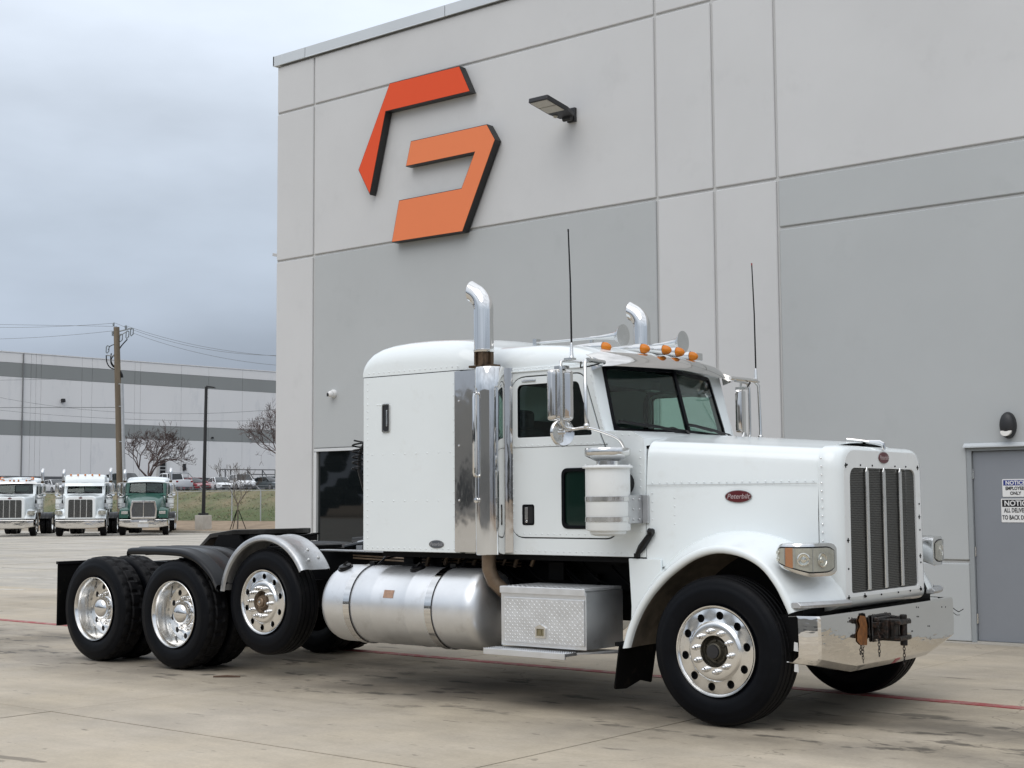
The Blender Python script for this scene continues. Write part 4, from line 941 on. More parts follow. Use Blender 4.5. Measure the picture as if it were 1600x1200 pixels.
    for t, r_, zz_ in ((.54, .046, .0), (.80, .052, 0), (.17, .016, .022), (.17, .016, -.022)):
        P = ph(t, .006*og); p2 = ph(t+.01); p1 = ph(t-.01); d = (p2-p1).normalized(); nv = (ph(t, .01*og)-ph(t)).normalized(); zc_ = (zt_(t)+zb_(t))/2+zz_
        q = MB(); q.lathe([(r_, -.004), (r_, .004), (r_*.86, .006), (r_*.80, .001), (r_*.5, -.001), (r_*.42, .004), (0, .006)], o=(P.x, s*P.y, zc_), ax=(nv.x, s*nv.y, 0), n=22); q.build('reflector', reflector, hl)
    band(.09, .952, .030, .027, .014*og, g_lamp, 'lamp_glass', .02, 24)
    for tt in (.285, .42, .66): band(tt, tt+.012, .034, .031, .0085*og, alu_old, 'lamp_divider', 0, 2)

# --- bumper
q = MB(); rs = []
stations = [(-1.215, .52, .50), (-1.20, .575, .49), (-1.175, .645, .485), (-1.16, .662, .482), (-.9, .67, .435), (-.66, .675, .395), (0, .68, .39), (.66, .675, .395), (.9, .67, .435), (1.16, .662, .482), (1.175, .645, .485), (1.20, .575, .49), (1.215, .52, .50)]
for y, x, zb in stations:
    f = 1
    rs.append([(x-.07, y, .800), (x-.01, y, .804), (x, y, .790), (x+.004, y, .62), (x, y, zb+.035), (x-.006, y, zb+.026), (x-.045, y, zb-.008), (x-.09, y, zb-.010)])
q.rings(rs, False, False); bp_o = q.build('bumper', bumper_m, T, smooth=18, solid=.005)
q = MB()
for y, z in ((-.73, .765), (-.36, .765), (-.16, .765), (.42, .77), (.42, .70), (.95, .74), (-.75, .74), (.30, .60), (.62, .615)): q.lathe([(.006, 0), (.005, .004), (0, .005)], o=(.683, y, z), ax=(1, 0, 0), n=8)
q.build('bumper_bolt', black, bp_o)
q = MB(); q.box(.38, .50, -1.10, 1.10, .78, .845); q.box(.35, .55, -.45, .45, .45, .80); q.box(.2, .5, -1.1, -.9, .55, .80); q.build('bumper_support', frame_m, T, smooth=0)
q = MB(); q.prism(roundpoly([(-.655, .60), (-.60, .57), (-.495, .56), (-.487, .70), (-.515, .765), (-.595, .775), (-.625, .74), (-.60, .70), (-.645, .66)], .015), YZ, .6835, .6855); q.build('rust_patch', rust2, bp_o, smooth=0)
# bent reflective scraps behind the bumper corner
q = MB()
for z in (.56, .42): q.prism([(.44, z), (.475, z-.004), (.472, z+.055), (.445, z+.06)], XZ, -1.13, -1.128)
q.build('white_tag', s_white, T, smooth=0)
# pintle hitch with chains
ht = empty('tow_hitch', (0, 0, 0), parent=T)
q = MB(); q.box(.682, .70, -.42, -.10, .575, .765); q.box(.69, .80, -.40, -.34, .60, .74); q.box(.69, .80, -.22, -.16, .59, .75); q.box(.70, .74, -.42, -.12, .72, .75); q.build('hitch_plate', hitchm, ht, bevel=.01)
q = MB(); q.box(.72, .87, -.36, -.16, .705, .735); q.box(.72, .87, -.36, -.16, .585, .615); q.box(.80, .84, -.36, -.31, .61, .71); q.box(.83, .88, -.37, -.17, .70, .73); q.box(.83, .88, -.37, -.17, .59, .62); q.cyl((.84, -.22, .545), (.84, -.22, .765), .026, n=14); q.box(.70, .76, -.44, -.36, .68, .72); q.box(.70, .76, -.44, -.38, .60, .625); q.build('hitch_jaw', hitchm, ht, bevel=.006)
q = MB()
for (u, v) in ((-.385, .735), (-.385, .60), (-.15, .735), (-.15, .60)): q.lathe([(.016, 0), (.016, .012), (.011, .014), (.010, .03), (0, .032)], o=(.70, u, v), ax=(1, 0, 0), n=6)
q.build('hitch_bolt', steel, ht)
def chain(x, y, z, n, name='chain'):
    q = MB(); L_ = .030
    for k in range(n):
        c = Vector((x, y, z-k*.023)); A = Vector((1, 0, 0)) if k % 2 else Vector((0, 1, 0)); pts = []
        for i in range(13):
            a = 2*PI*i/12; pts.append(c+A*(.0085*math.cos(a))+Vector((0, 0, 1))*(.0155*math.sin(a)))
        q.tube(pts, .0028, 5, cap=False)
    return q.build(name, hitchm, ht)
chain(.75, -.44, .725, 11); chain(.84, -.22, .545, 7)
q = MB(); q.tube([(.70, -.40, .715), (.75, -.43, .73), (.75, -.44, .735)], .008, 6); q.build('chain_hook', hitchm, ht)
# broken wires at the far bumper end
q = MB(); q.tube([(.62, 1.2, .74), (.64, 1.25, .70), (.66, 1.28, .68), (.68, 1.33, .70)], .0035, 5); q.tube([(.62, 1.2, .70), (.65, 1.26, .655), (.66, 1.30, .655)], .0025, 5); q.build('loose_wire', black, T)

# --- mud flaps behind the front wheels
for s in (-1, 1):
    q = MB(); q.prism(roundpoly([(.68, .52), (1.19, .52), (1.20, .20), (1.05, .19), (.86, .235), (.70, .20)], .02), lambda u, v, t: (t-.02*math.sin(v*9), s*u, v), -.985, -.975); q.build('mud_flap', flapm, T, smooth=40)
    q = MB(); q.box(-.99, -.965, min(s*.66, s*1.2), max(s*.66, s*1.2), .515, .545); q.build('flap_bracket', frame_m, T, smooth=0)

# --- fuel tanks
for s in (-1, 1):
    r = .335; yc = s*.895; zc = .705; x0, x1 = -4.13, -2.34
    prof = [(0, x0-.012), (.12, x0-.008), (.22, x0+.004), (.28, x0+.022), (.315, x0+.050), (r-.004, x0+.09), (r, x0+.13), (r, x0+.62), (r+.003, x0+.64), (r+.003, x0+.66), (r, x0+.68), (r, x0+1.02), (r+.004, x0+1.04), (r+.004, x0+1.05), (r, x0+1.07), (r, x1-.13), (r-.004, x1-.09), (.315, x1-.050), (.28, x1-.022), (.22, x1-.004), (.12, x1+.008), (0, x1+.012)]
    q = MB(); q.lathe(prof, o=(0, yc, zc), ax=(1, 0, 0), n=64); tk = q.build('fuel_tank', alu_dull, T, smooth=40)
    for x in (-3.76, -2.82):
        q = MB(); pts = []
        for i in range(41):
            a = R(70-i*7.5) if False else R(95+i*6.6); P = Vector((x, yc-s*0+ (-s)*-1*0, zc)); pts.append((x, yc+s*-(-1)*0+(r+.006)*math.cos(a)*(1 if s < 0 else -1), zc+(r+.006)*math.sin(a)))
        rs = [[(x-.036, p[1], p[2]), (x+.036, p[1], p[2]), (x+.036, yc+(p[1]-yc)*1.012, zc+(p[2]-zc)*1.012), (x-.036, yc+(p[1]-yc)*1.012, zc+(p[2]-zc)*1.012)] for p in pts]
        q.rings(rs); q.build('tank_strap', chrome, tk, smooth=30)
        q = MB(); q.box(x+.036, x+.046, yc-.2, yc+.2, zc-.1, zc+.1) if False else q.rings([[(x+.036, p[1], p[2]), (x+.0385, p[1], p[2]), (x+.0385, yc+(p[1]-yc)*1.008, zc+(p[2]-zc)*1.008), (x+.036, yc+(p[1]-yc)*1.008, zc+(p[2]-zc)*1.008)] for p in pts]); q.build('strap_liner', rubber, tk, smooth=30)
        q = MB(); q.tube([(x, yc-s*-.10*-1, zc+r+.01), (x+.02, yc-s*.12, zc+r+.06), (x+.06, yc-s*.22, zc+r+.10), (x+.10, yc-s*.40, 1.10)], .012, 6); q.tube([(x+.05, yc+s*.02, zc+r-.01), (x+.09, yc-s*.05, zc+r+.06), (x+.14, yc-s*.2, zc+r+.08)], .009, 6); q.box(x-.03, x+.03, yc-.02, yc+.03, zc+r-.005, zc+r+.03); q.build('strap_bolt', black, tk)
    for x, aa in ((-3.98, 112), (-3.14, 108)):
        a = R(aa); d = Vector((0, math.cos(a)*(1 if s < 0 else -1), math.sin(a))); o = Vector((x, yc, zc))+d*(r-.004)
        q = MB(); q.lathe([(.070, 0), (.066, .012), (.055, .014), (.055, .026), (.046, .030), (0, .031)], o=o, ax=d, n=24)
        q.cbox(o+d*.036, (.09, .012, .014), Matrix.Rotation(-.6, 3, 'Y')); q.build('fuel_cap', mat('fuel_cap_dark', (.12, .12, .12), .4, .6) if x < -4 else black, tk)
    a = R(160); d = Vector((0, math.cos(a)*(1 if s < 0 else -1), math.sin(a))); o = Vector((-3.28, yc, zc))+d*(r+.002)
    lb = mat('tank_label', (.36, .22, .15), .5, 0, var=.2, vscale=30)
    u_ = Vector((1, 0, 0)); v_ = d.cross(u_)*(-1 if s > 0 else 1); v_ = Vector((0, 0, 1)) - d*d.z; v_.normalize()
    q = MB(); q.add([o+u_*a1*.055+v_*b1*.034-d*.0+d*(.0015) for a1, b1 in ((-1, -1), (1, -1), (1, 1), (-1, 1))]+[o+u_*a1*.055+v_*b1*.034-d*.004 for a1, b1 in ((-1, -1), (1, -1), (1, 1), (-1, 1))], [(0, 1, 2, 3), (4, 7, 6, 5), (0, 4, 5, 1), (1, 5, 6, 2), (2, 6, 7, 3), (3, 7, 4, 0)]); q.build('tank_label', lb, tk, smooth=0)
# --- diamond plate battery/tool box with step
bx = empty('tool_box', (0, 0, 0), parent=T)
q = MB(); q.box(-2.045, -1.225, -1.235, -.74, .47, .905); q.build('box_body', alu_dull, bx, bevel=.006)
q = MB(); q.box(-2.04, -1.23, -1.25, -.75, .908, .93); q.box(-2.045, -1.225, -1.252, -1.238, .875, .928); q.build('box_lid', alu_box, bx, bevel=.004)
q = MB(); q.box(-2.005, -1.235, -1.249, -1.237, .50, .845); dp = q.build('box_door', alu_box, bx, bevel=.004)
q = MB()   # raised tread pattern
nx_, nz_ = 32, 14
for i in range(nx_):
    for j in range(nz_):
        x = -1.99+i*.0240; z = .515+j*.0235
        if -1.70 < x < -1.58 and .535 < z < .645: continue
        a = R(45 if (i+j) % 2 else -45); c, s_ = math.cos(a)*.010, math.sin(a)*.010; n0, n1 = -math.sin(a)*.0028, math.cos(a)*.0028
        q.add([(x-c, -1.249, z-s_), (x+n0, -1.249, z+n1), (x+c, -1.249, z+s_), (x-n0, -1.249, z-n1), (x, -1.2525, z)], [(0, 1, 4), (1, 2, 4), (2, 3, 4), (3, 0, 4)])
for i in range(34):
    for j in range(18):
        x = -2.03+i*.0240; y = -1.245+j*.028
        a = R(45 if (i+j) % 2 else -45); c, s_ = math.cos(a)*.010, math.sin(a)*.010; n0, n1 = -math.sin(a)*.0028, math.cos(a)*.0028
        if y < -.76: q.add([(x-c, y-s_, .93), (x+n0, y+n1, .93), (x+c, y+s_, .93), (x-n0, y-n1, .93), (x, y, .9315)], [(0, 1, 4), (1, 2, 4), (2, 3, 4), (3, 0, 4)])
tag(q.build('tread_pattern', alu_box, dp, smooth=0), kind='stuff')
q = MB(); q.holed(roundpoly([(-1.69, .545), (-1.59, .545), (-1.59, .625), (-1.64, .65), (-1.69, .625)], .012), [[(-1.675, .56), (-1.605, .56), (-1.605, .615), (-1.675, .615)]], XZ, -1.262, -1.249); lt = q.build('latch', steel, bx, bevel=.003)
q = MB(); q.box(-1.675, -1.605, -1.252, -1.250, .56, .615); q.box(-1.65, -1.635, -1.258, -1.252, .57, .605); q.build('latch_pocket', mat('latch_brass', (.30, .26, .16), .4, .6), bx, smooth=0)
q = MB(); q.box(-2.13, -1.34, -1.345, -1.19, .425, .45); q.box(-2.13, -1.34, -1.355, -1.340, .405, .452); q.box(-1.34, -.99, -1.27, -1.0, .435, .46) if False else q.prism([(-2.13, -1.20), (-2.13, -1.10), (-1.06, -.80), (-1.34, -1.20)], XY, .430, .448); q.build('box_step', alu_dull, bx, bevel=.003)
q = MB()
for i in range(38):
    for j in range(5): q.ball((-2.115+i*.0208, -1.335+j*.03, .450), .0045, 6, 4)
tag(q.build('step_studs', alu_dull, bx, smooth=60), kind='stuff')

# --- exhaust stacks with shields
for s in (-1, 1):
    st = empty('exhaust_stack', (0, 0, 0), parent=T); xs_, ys_ = -2.265, s*1.165
    q = MB(); q.prism([(-2.645, 1.0), (-2.645, 1.092), (-2.36, 1.100), (-2.20, 1.100), (-2.12, 1.03), (-2.10, 1.004)], lambda u, v, t: (u, s*v, t), 1.18, 2.668); q.build('heat_shield', chrome_bent, st, smooth=30)
    q = MB(); q.lathe([(.116, 1.165), (.122, 1.17)]+[(.122, 1.17+1.49*i/8) for i in range(1, 9)]+[(.116, 2.672), (.07, 2.672)], o=(xs_+.040, ys_-s*.025, 0), n=56); q.build('muffler_shield', chrome, st)
    q = MB()
    for z in (1.60, 2.42, 2.05):
        q.lathe([(.009, 0), (.007, .005), (0, .006)], o=(xs_-.33, s*1.095, z), ax=(0, s, 0), n=10)
    q.tube([(xs_, ys_+s*.10, 2.46), (xs_, ys_+s*.125, 2.45), (xs_, ys_+s*.13, 2.42), (xs_, ys_+s*.13, 1.82), (xs_, ys_+s*.125, 1.80), (xs_, ys_+s*.10, 1.79)], .012, 8); q.lathe([(.022, 0), (.020, .012), (0, .014)], o=(xs_, ys_+s*.10, 1.60), ax=(0, s, 0), n=14); q.build('grab_handle', chrome, st)
    q = MB(); q.box(xs_-.12, xs_+.13, ys_-.05, ys_+.05, 2.672, 2.69); q.lathe([(.062, 2.68), (.062, 2.80)], o=(xs_, ys_, 0), n=24, cap=True)
    for k in range(6): a = PI/3*k; q.box(xs_+.07*math.cos(a)-.01, xs_+.07*math.cos(a)+.01, ys_+.07*math.sin(a)-.01, ys_+.07*math.sin(a)+.01, 2.69, 2.80)
    q.build('stack_collar', collar_m, st)
    # curved tip pipe: outer + inner wall
    dz_ = .075 if s > 0 else 0; zt0 = 2.80; pts = [(xs_, ys_, zt0), (xs_, ys_, 3.135+dz_)]
    R0 = .165
    for i in range(1, 11):
        a = R(60)*i/10; pts.append((xs_-R0*(1-math.cos(a)), ys_, 3.135+dz_+R0*math.sin(a)))
    px_e, pz_e = pts[-1][0], pts[-1][2]
    dx, dz = -math.sin(R(60)), math.cos(R(60)); pts.append((px_e+dx*.045, ys_, pz_e+dz*.045))
    q = MB(); q.tube(pts, .082, 28, cap=False)
    # mitred end: cut on a vertical-ish plane, flatten last ring
    n = 28; last = len(q.v)-n
    for i in range(n):
        v = Vector(q.v[last+i]); off = v-Vector(pts[-1]); k = off.dot(Vector((dz, 0, -dx))); v = v+Vector((dx, 0, dz))*(k*.45); q.v[last+i] = tuple(v)
    q.build('stack_tip', chrome, st, smooth=50, solid=.004)
    q = MB(); q.lathe([(.082, 2.795), (.085, 2.80), (.085, 2.815), (.079, 2.82)], o=(xs_, ys_, 0), n=28); q.build('stack_clamp', steel, st)
    q = MB(); q.tube([(-2.31, s*1.06, 1.175), (-2.31, s*1.06, 1.05), (-2.28, s*1.04, .95), (-2.21, s*.98, .86), (-2.10, s*.88, .78), (-1.98, s*.75, .72)], .058, 18); q.build('exhaust_pipe', rust, st)
# --- air cleaners
for s in (-1, 1):
    ac = empty('air_cleaner', (0, 0, 0), parent=T); o = (-1.02, s*1.225, 0)
    q = MB(); q.lathe([(0, 1.33), (.10, 1.33), (.135, 1.345), (.138, 1.365), (.165, 1.37), (.168, 1.375), (.168, 1.832), (0, 1.832)], o=o, n=48); q.build('canister', white2, ac)
    q = MB(); q.lathe([(0, 1.832), (.188, 1.832), (.190, 1.842), (.186, 1.850), (.15, 1.856), (0, 1.858)], o=o, n=48)
    for k in range(8): a = PI/4*k+.2; q.lathe([(.008, 0), (.008, .012), (0, .013)], o=(o[0]+.176*math.cos(a), o[1]+.176*math.sin(a), 1.849), n=8)
    q.build('lid', white2, ac)
    q = MB(); q.lathe([(0, 1.857), (.085, 1.857), (.085, 1.885), (.10, 1.892), (.168, 1.925), (.174, 1.935), (.174, 1.972), (.168, 1.982), (.12, 1.985), (0, 1.992)], o=o, n=48); q.build('intake_cap', steel, ac, smooth=40)
    for z in (1.435, 1.585):
        q = MB(); q.lathe([(.1685, z), (.1725, z), (.1725, z+.035), (.1685, z+.035)], o=o, n=48); q.build('band', steel, ac)
    q = MB(); q.box(-.865, -.85, min(s*1.0, s*1.20), max(s*1.0, s*1.20), 1.42, 1.63); q.box(-.85, -.80, min(s*1.0, s*1.02), max(s*1.0, s*1.02), 1.42, 1.63); [q.lathe([(.010, 0), (.009, .008), (0, .009)], o=(-.85, s*y_, z_), ax=(1, 0, 0), n=8) for y_ in (1.06, 1.14) for z_ in (1.45, 1.525, 1.60)]; q.build('bracket', alu_old, ac, bevel=.004)
    q = MB(); q.lathe([(.09, 0), (.09, .25)], o=(-1.02, s*1.0, 1.72), ax=(0, s, 0), n=20); q.build('intake_duct', black, ac)
# --- mirrors
for s in (-1, 1):
    mr_ = empty('side_mirror', (0, 0, 0), parent=T); ym = s*1.37
    hx = -1.345; PV = Vector((hx, ym, 0)); RM = Matrix.Rotation(s*R(20), 3, 'Z')
    def tw(x, y, z): return PV + RM @ Vector((x-hx, y-ym, z))
    q = MB(); rs = []
    for dx, k in ((-.030, .93), (-.026, .985), (-.012, 1), (.010, 1.0), (.024, .95), (.032, .84), (.034, .60)): rs.append([tw(hx+dx, ym+u*k, 2.39+(v-2.39)*(1-(1-k)*.4)) for u, v in roundpoly([(-.105, 2.195), (.105, 2.195), (.105, 2.585), (-.105, 2.585)], .03, 5)])
    q.rings(rs, True, True); q.build('mirror_head', chrome_bent, mr_, smooth=50)
    q = MB(); q.prism(roundpoly([(-.09, 2.215), (.09, 2.215), (.09, 2.565), (-.09, 2.565)], .022, 5), lambda u, v, t: tw(t, ym+u, v), hx-.033, hx-.031); q.build('mirror_glass', mat('mirror_silver', (.8, .8, .8), .01, 1), mr_, smooth=0)
    q = MB(); axm = RM @ Vector((1, 0, 0)); q.lathe([(0, .004), (.03, .006), (.07, .014), (.098, .020), (.106, .012), (.108, .0), (.098, -.004), (0, -.020)], o=(-1.325, ym+s*.01, 2.105), ax=axm, n=32); q.cyl((-1.325, ym, 2.10), (-1.325, ym, 2.20), .012, n=8); q.lathe([(.016, 0), (.014, .03), (0, .032)], o=Vector((-1.325, ym+s*.01, 2.105))+axm*.004, ax=axm, n=12); q.build('convex_mirror', chrome, mr_, smooth=40)
    # bent tube arms: C-shaped outer loop and inboard post
    q = MB(); yo_ = ym+s*.03
    A = [(-1.20, s*1.02, 2.64), (-1.24, s*1.15, 2.645), (-1.29, ym-s*.10, 2.65), (-1.30, ym+s*.03, 2.645), (-1.295, ym+s*.06, 2.615), (-1.29, ym+s*.065, 2.55), (-1.29, ym+s*.065, 2.22), (-1.29, ym+s*.055, 2.165), (-1.28, ym+s*.02, 2.14), (-1.24, ym-s*.03, 2.13), (-1.13, s*1.33, 2.135), (-1.04, s*1.24, 2.10), (-.97, s*1.15, 2.05), (-.95, s*1.10, 1.98)]
    pp = []
    for i in range(91): pp.append(interp([Vector(a) for a in A], i/90))
    q.tube(pp, .0125, 10); q.tube([(-1.16, s*1.30, 2.65), (-1.14, s*1.335, 2.61), (-1.13, s*1.34, 2.20), (-1.13, s*1.33, 2.135)], .014, 10); q.box(-1.38, -1.28, ym-.03, ym+.03, 2.585, 2.61); q.cyl((-1.34, ym, 2.575), (-1.34, ym, 2.65), .011, n=8); q.cyl((-1.30, ym, 2.19), (-1.30, ym, 2.13), .011, n=8)
    q.cyl((-1.22, s*.97, 2.66), (-1.14, s*1.30, 2.65), .018, n=12); q.ball((-1.13, s*1.335, 2.15), .024, 10, 6); q.build('mirror_arm', steel, mr_, smooth=50)
    q = MB(); q.tube([(-1.20, s*1.30, 2.64), (-1.22, s*1.28, 2.60), (-1.18, s*1.22, 2.61), (-1.13, s*1.16, 2.63)], .006, 6); q.build('mirror_cable', black, mr_)
    # whip antenna on the mirror arm
    an = empty('antenna', (0, 0, 0), parent=T); xa, ya = (-1.20, s*1.43) if s < 0 else (-1.21, s*1.30)
    ya = s*1.42
    q = MB(); q.box(xa-.05, xa+.02, ya-.03, ya+.03, 2.645, 2.66); q.lathe([(.02, 2.66), (.014, 2.68), (.011, 2.76), (.006, 2.78)], o=(xa, ya, 0), n=12); q.build('antenna_base', steel, an)
    H = .92 if s < 0 else 1.02
    q = MB(); q.tube([(xa, ya, 2.76), (xa-.005, ya, 2.76+H*.5), (xa-.02, ya, 2.70+H)], [.0075, .0065, .0055], 8); q.build('antenna_whip', black, an)
    q = MB(); q.cyl((xa-.02, ya, 2.70+H), (xa-.0208, ya, 2.72+H), .0065, n=8); q.build('antenna_tip', mat('antenna_tip_red', (.25, .02, .02), .4) if s > 0 else black, an)

# --- rear deck
for s in (-1, 1):
    # black poly half fender over the drive wheels
    q = MB(); prof_ = [(-6.82, 1.135), (-6.80, 1.155), (-6.5, 1.16), (-6.2, 1.158), (-5.98, 1.145), (-5.80, 1.095), (-5.66, 1.02), (-5.55, .93), (-5.475, .83)]
    rs = []
    for i in range(31):
        P = interp(prof_, i/30); rs.append([(P.x, s*y, P.y+dz) for y, dz in ((1.205, -.070), (1.228, -.055), (1.232, -.03), (1.222, -.008), (1.195, .0), (1.10, .0), (1.09, .008), (1.07, .008), (1.06, .0), (.90, .0), (.89, .008), (.87, .008), (.86, .0), (.72, .0), (.71, .008), (.69, .008), (.68, 0), (.60, .0), (.585, -.03))])
    q.rings(rs, False, False); q.build('rear_fender', poly, T, smooth=50, solid=.008)
    for (x_, z_) in ((-5.70, .98), (-6.7, 1.10)): q = MB(); q.cyl((x_, s*.45, z_), (x_, s*1.1, z_), .022, n=10); q.build('fender_bracket', frame_m, T)
    # bright arched fender on the lift axle
    q = MB(); rs = []
    for i in range(37):
        a = R(172-i*(172-30)/36); c, z_ = math.cos(a), math.sin(a); rr = .585; k = 1
        rs.append([(-4.90+c*(rr+o), s*y, .69+z_*(rr+o)) for y, o in ((1.150, -.035), (1.168, -.025), (1.172, 0), (1.160, .018), (1.13, .026), (1.08, .022), (1.07, .014), (.86, .014), (.85, .022), (.83, .024), (.81, .0))])
    q.rings(rs, False, False); lf = q.build('lift_axle_fender', alu_old, T, smooth=50, solid=.004)
    q = MB()
    for a, y in ((40, 1.03), (42, .90), (52, .96)):
        c, z_ = math.cos(R(a)), math.sin(R(a)); q.lathe([(.016, 0), (.014, .010), (0, .014)], o=(-4.90+c*.60, s*y, .69+z_*.60), ax=(c, 0, z_), n=12)
    q.build('fender_bolt', steel, lf)
    # rear mud flap with hanger
    q = MB(); q.prism([(.60, .33), (1.22, .33), (1.22, .965), (.60, .965)], lambda u, v, t: (t, s*u, v), -8.02, -8.008); q.build('rear_mud_flap', flapm, T, smooth=0)
    q = MB(); q.box(-8.03, -7.99, min(s*.43, s*1.23), max(s*.43, s*1.23), .965, .995); q.build('flap_hanger', black, T)
    # deck rails and lines behind the cab
    q = MB(); q.box(-4.8, -3.95, s*.50-.05, s*.50+.05, 1.131, 1.15); q.build('deck_strip', alu_old, T, bevel=.006)
# fifth wheel
fwm = mat('fifth_wheel_grease', (.018, .017, .016), .30, .4, var=.4, vscale=14, bump=.3, bscale=30)
q = MB(); out = []
for i in range(15):
    a = R(-90+i*180/14); out.append((-6.14+.42*math.cos(a), .46*math.sin(a)))
out += [(-6.50, .46), (-6.86, .30), (-6.88, .08), (-6.50, .035), (-6.50, -.035), (-6.88, -.08), (-6.86, -.30), (-6.50, -.46)]
q.prism(out, lambda u, v, t: (u, v, t+(-(max(0, -6.40-u))*.34)+(u+6.1)*.02), 1.27, 1.325); f5 = q.build('fifth_wheel_plate', fwm, T, bevel=.01)
q = MB(); rs = [[(x, s_*y, z) for x, y, z in ()] for s_ in ()]
for s in (-1, 1): q.prism([(-6.45, 1.13), (-5.95, 1.13), (-6.05, 1.27), (-6.35, 1.27)], XZ, s*.42, s*.47)
q.box(-6.5, -5.5, -.44, .44, 1.13, 1.16); q.box(-6.45, -5.82, -.40, .40, 1.20, 1.27); q.build('fifth_wheel_base', frame_m, f5)
q = MB(); q.tube([(-5.74, -.05, 1.27), (-5.60, -.06, 1.26), (-5.50, -.06, 1.265), (-5.42, -.04, 1.28), (-5.36, -.02, 1.285), (-5.44, -.07, 1.262)], .010, 6); q.build('release_handle', frame_m, f5)
q = MB()   # air tanks, battery cover and hoses on the deck
q.cyl((-5.0, .55, 1.22), (-4.1, .55, 1.20), .11, n=18); q.tube([(-5.1, .2, 1.16), (-4.8, .1, 1.22), (-4.4, 0, 1.18), (-4.0, .1, 1.2), (-3.72, .1, 1.25)], .028, 8); q.tube([(-4.9, -.1, 1.16), (-4.6, -.15, 1.2), (-4.35, -.22, 1.17), (-4.1, -.2, 1.15), (-3.8, -.1, 1.18)], .022, 8)
q.build('deck_hose', poly, T)
q = MB(); q.tube([(-4.78, -.05, 1.20), (-4.60, -.08, 1.225), (-4.45, -.10, 1.20), (-4.35, -.12, 1.17)], .016, 8); q.box(-4.66, -4.58, -.20, -.12, 1.14, 1.18); q.build('deck_fitting', alu_old, T)
q = MB(); q.tube([(-5.2, .30, 1.17), (-4.9, .50, 1.20), (-4.5, .62, 1.23), (-4.1, .66, 1.24), (-3.75, .66, 1.20)], .07, 12); q.build('deck_cover', poly, T)
q = MB()   # coiled air lines hung behind the sleeper
for k in range(60):
    pass
pts = [(-3.90-.050*math.cos(i*.55), -.95+.050*math.sin(i*.55), 2.14-i*.0045) for i in range(60)]
q.tube(pts, .008, 6); q.tube([(-3.72, -.95, 2.12), (-3.82, -.95, 2.11), (-3.88, -.95, 2.02), (-3.88, -.95, 1.86), (-3.84, -.93, 1.70), (-3.80, -.8, 1.45), (-3.78, -.5, 1.2)], .017, 8)
pts = [(-3.86-.04*math.cos(i*.5), -.86+.05*math.sin(i*.5), 1.98-i*.004) for i in range(50)]
q.tube(pts, .007, 6); q.build('air_line_coil', black, T)

# ================================================================== BACKGROUND TRUCKS
def copy_tree(o, parent=None, skip=(), depth=0):
    c = o.copy(); COL.objects.link(c)
    if parent is not None: c.parent = parent
    for k in ('label', 'category', 'group'):
        if k in c and depth == 0: del c[k]
    for ch in list(o.children):
        nm = ch.name.split('.')[0]
        if nm in skip: continue
        copy_tree(ch, c, skip, depth+1)
    return c
SKIP = {'lug_nut', 'sleeper_rivets', 'cab_rivets', 'hood_rivets', 'shell_rivets', 'tow_hitch', 'rust_patch', 'loose_wire', 'white_tag', 'lift_axle_fender', 'lift_axle', 'antenna', 'air_horn',
        'chassis_fittings', 'well_plate', 'release_handle', 'hood_latch', 'radio_cord', 'cb_radio', 'tread_pattern', 'step_studs', 'bumper_bolt', 'grille_fasteners', 'drip_rail', 'belt_crease',
        'fender_bracket', 'fuel_tank', 'tool_box', 'well_plate', 'deck_hose', 'deck_fitting', 'air_line_coil', 'strap_bolt', 'mirror_cable', 'deck_cover', 'hood_fold', 'sleeper_vent', 'roof_seam'}
def child_named(root, nm): return [o for o in root.children if o.name.split('.')[0] == nm]
def kill(o):
    for c in list(o.children): kill(c)
    bpy.data.objects.remove(o)
def far_truck(px, d, ang, label, skip=SKIP):
    t = copy_tree(truck, None, skip); P = at(px, 838, d); t.location = (P.x, P.y, 0); t.rotation_euler = (0, 0, R(ang))
    for wq in child_named(t, 'wheel'):
        if abs(wq.location.x-XL) < .01: kill(wq)
    tag(t, label, 'semi truck', 'tractors parked in the row at the back of the yard'); return t
t1 = far_truck(17, 72.2, -40, 'white long-nose tractor with amber beacons and chrome stack at the left picture edge')
q = MB()
for y in (-.5, .5): q.box(-1.75, -1.55, y-.28, y+.28, 2.90, 2.96)
q.build('beacon_bar', white2, t1)
for y in (-.75, .75): q = MB(); q.lathe([(.09, 2.86), (.085, 2.98), (0, 3.01)], o=(-1.65, y, 0), n=14); q.build('beacon', mat('beacon_orange', (.75, .22, .05), .3), t1)
t2 = far_truck(127, 71.6, -40, 'white tractor with tall roof and bright bumper, middle of the three parked behind')
for n_ in ('sun_visor', 'marker_light', 'cab_roof', 'visor_bracket'):
    for o in child_named(t2, n_): kill(o)
q = MB(); rs = []
for x, hw, zt, r in ((-2.3, 1.0, 3.06, .12), (-1.7, 1.0, 3.08, .12), (-1.40, .99, 3.06, .12), (-1.30, .98, 2.98, .06), (-1.22, .96, 2.70, .03)): rs.append(cap_ring(x, hw, 2.60, zt, r, .03))
q.rings(rs, False, False); q.add(rs[-1], [tuple(range(len(rs[-1])))]); q.build('cab_roof', white, t2, smooth=45)
q = MB(); q.rings([[(-1.08-.12*(abs(y)/1.0)**2, y, 2.66), (-.98-.12*(abs(y))**2, y, 2.50), (-.985-.12*(abs(y))**2, y, 2.50), (-1.10-.12*(abs(y))**2, y, 2.66)] for y in [-.97+.097*i for i in range(21)]]); q.build('sun_visor', white, t2)
for y in (-.7, -.35, 0, .35, .7): q = MB(); q.ball((-1.30, y, 3.07), .05, 10, 6); q.build('marker_light', amber, t2)
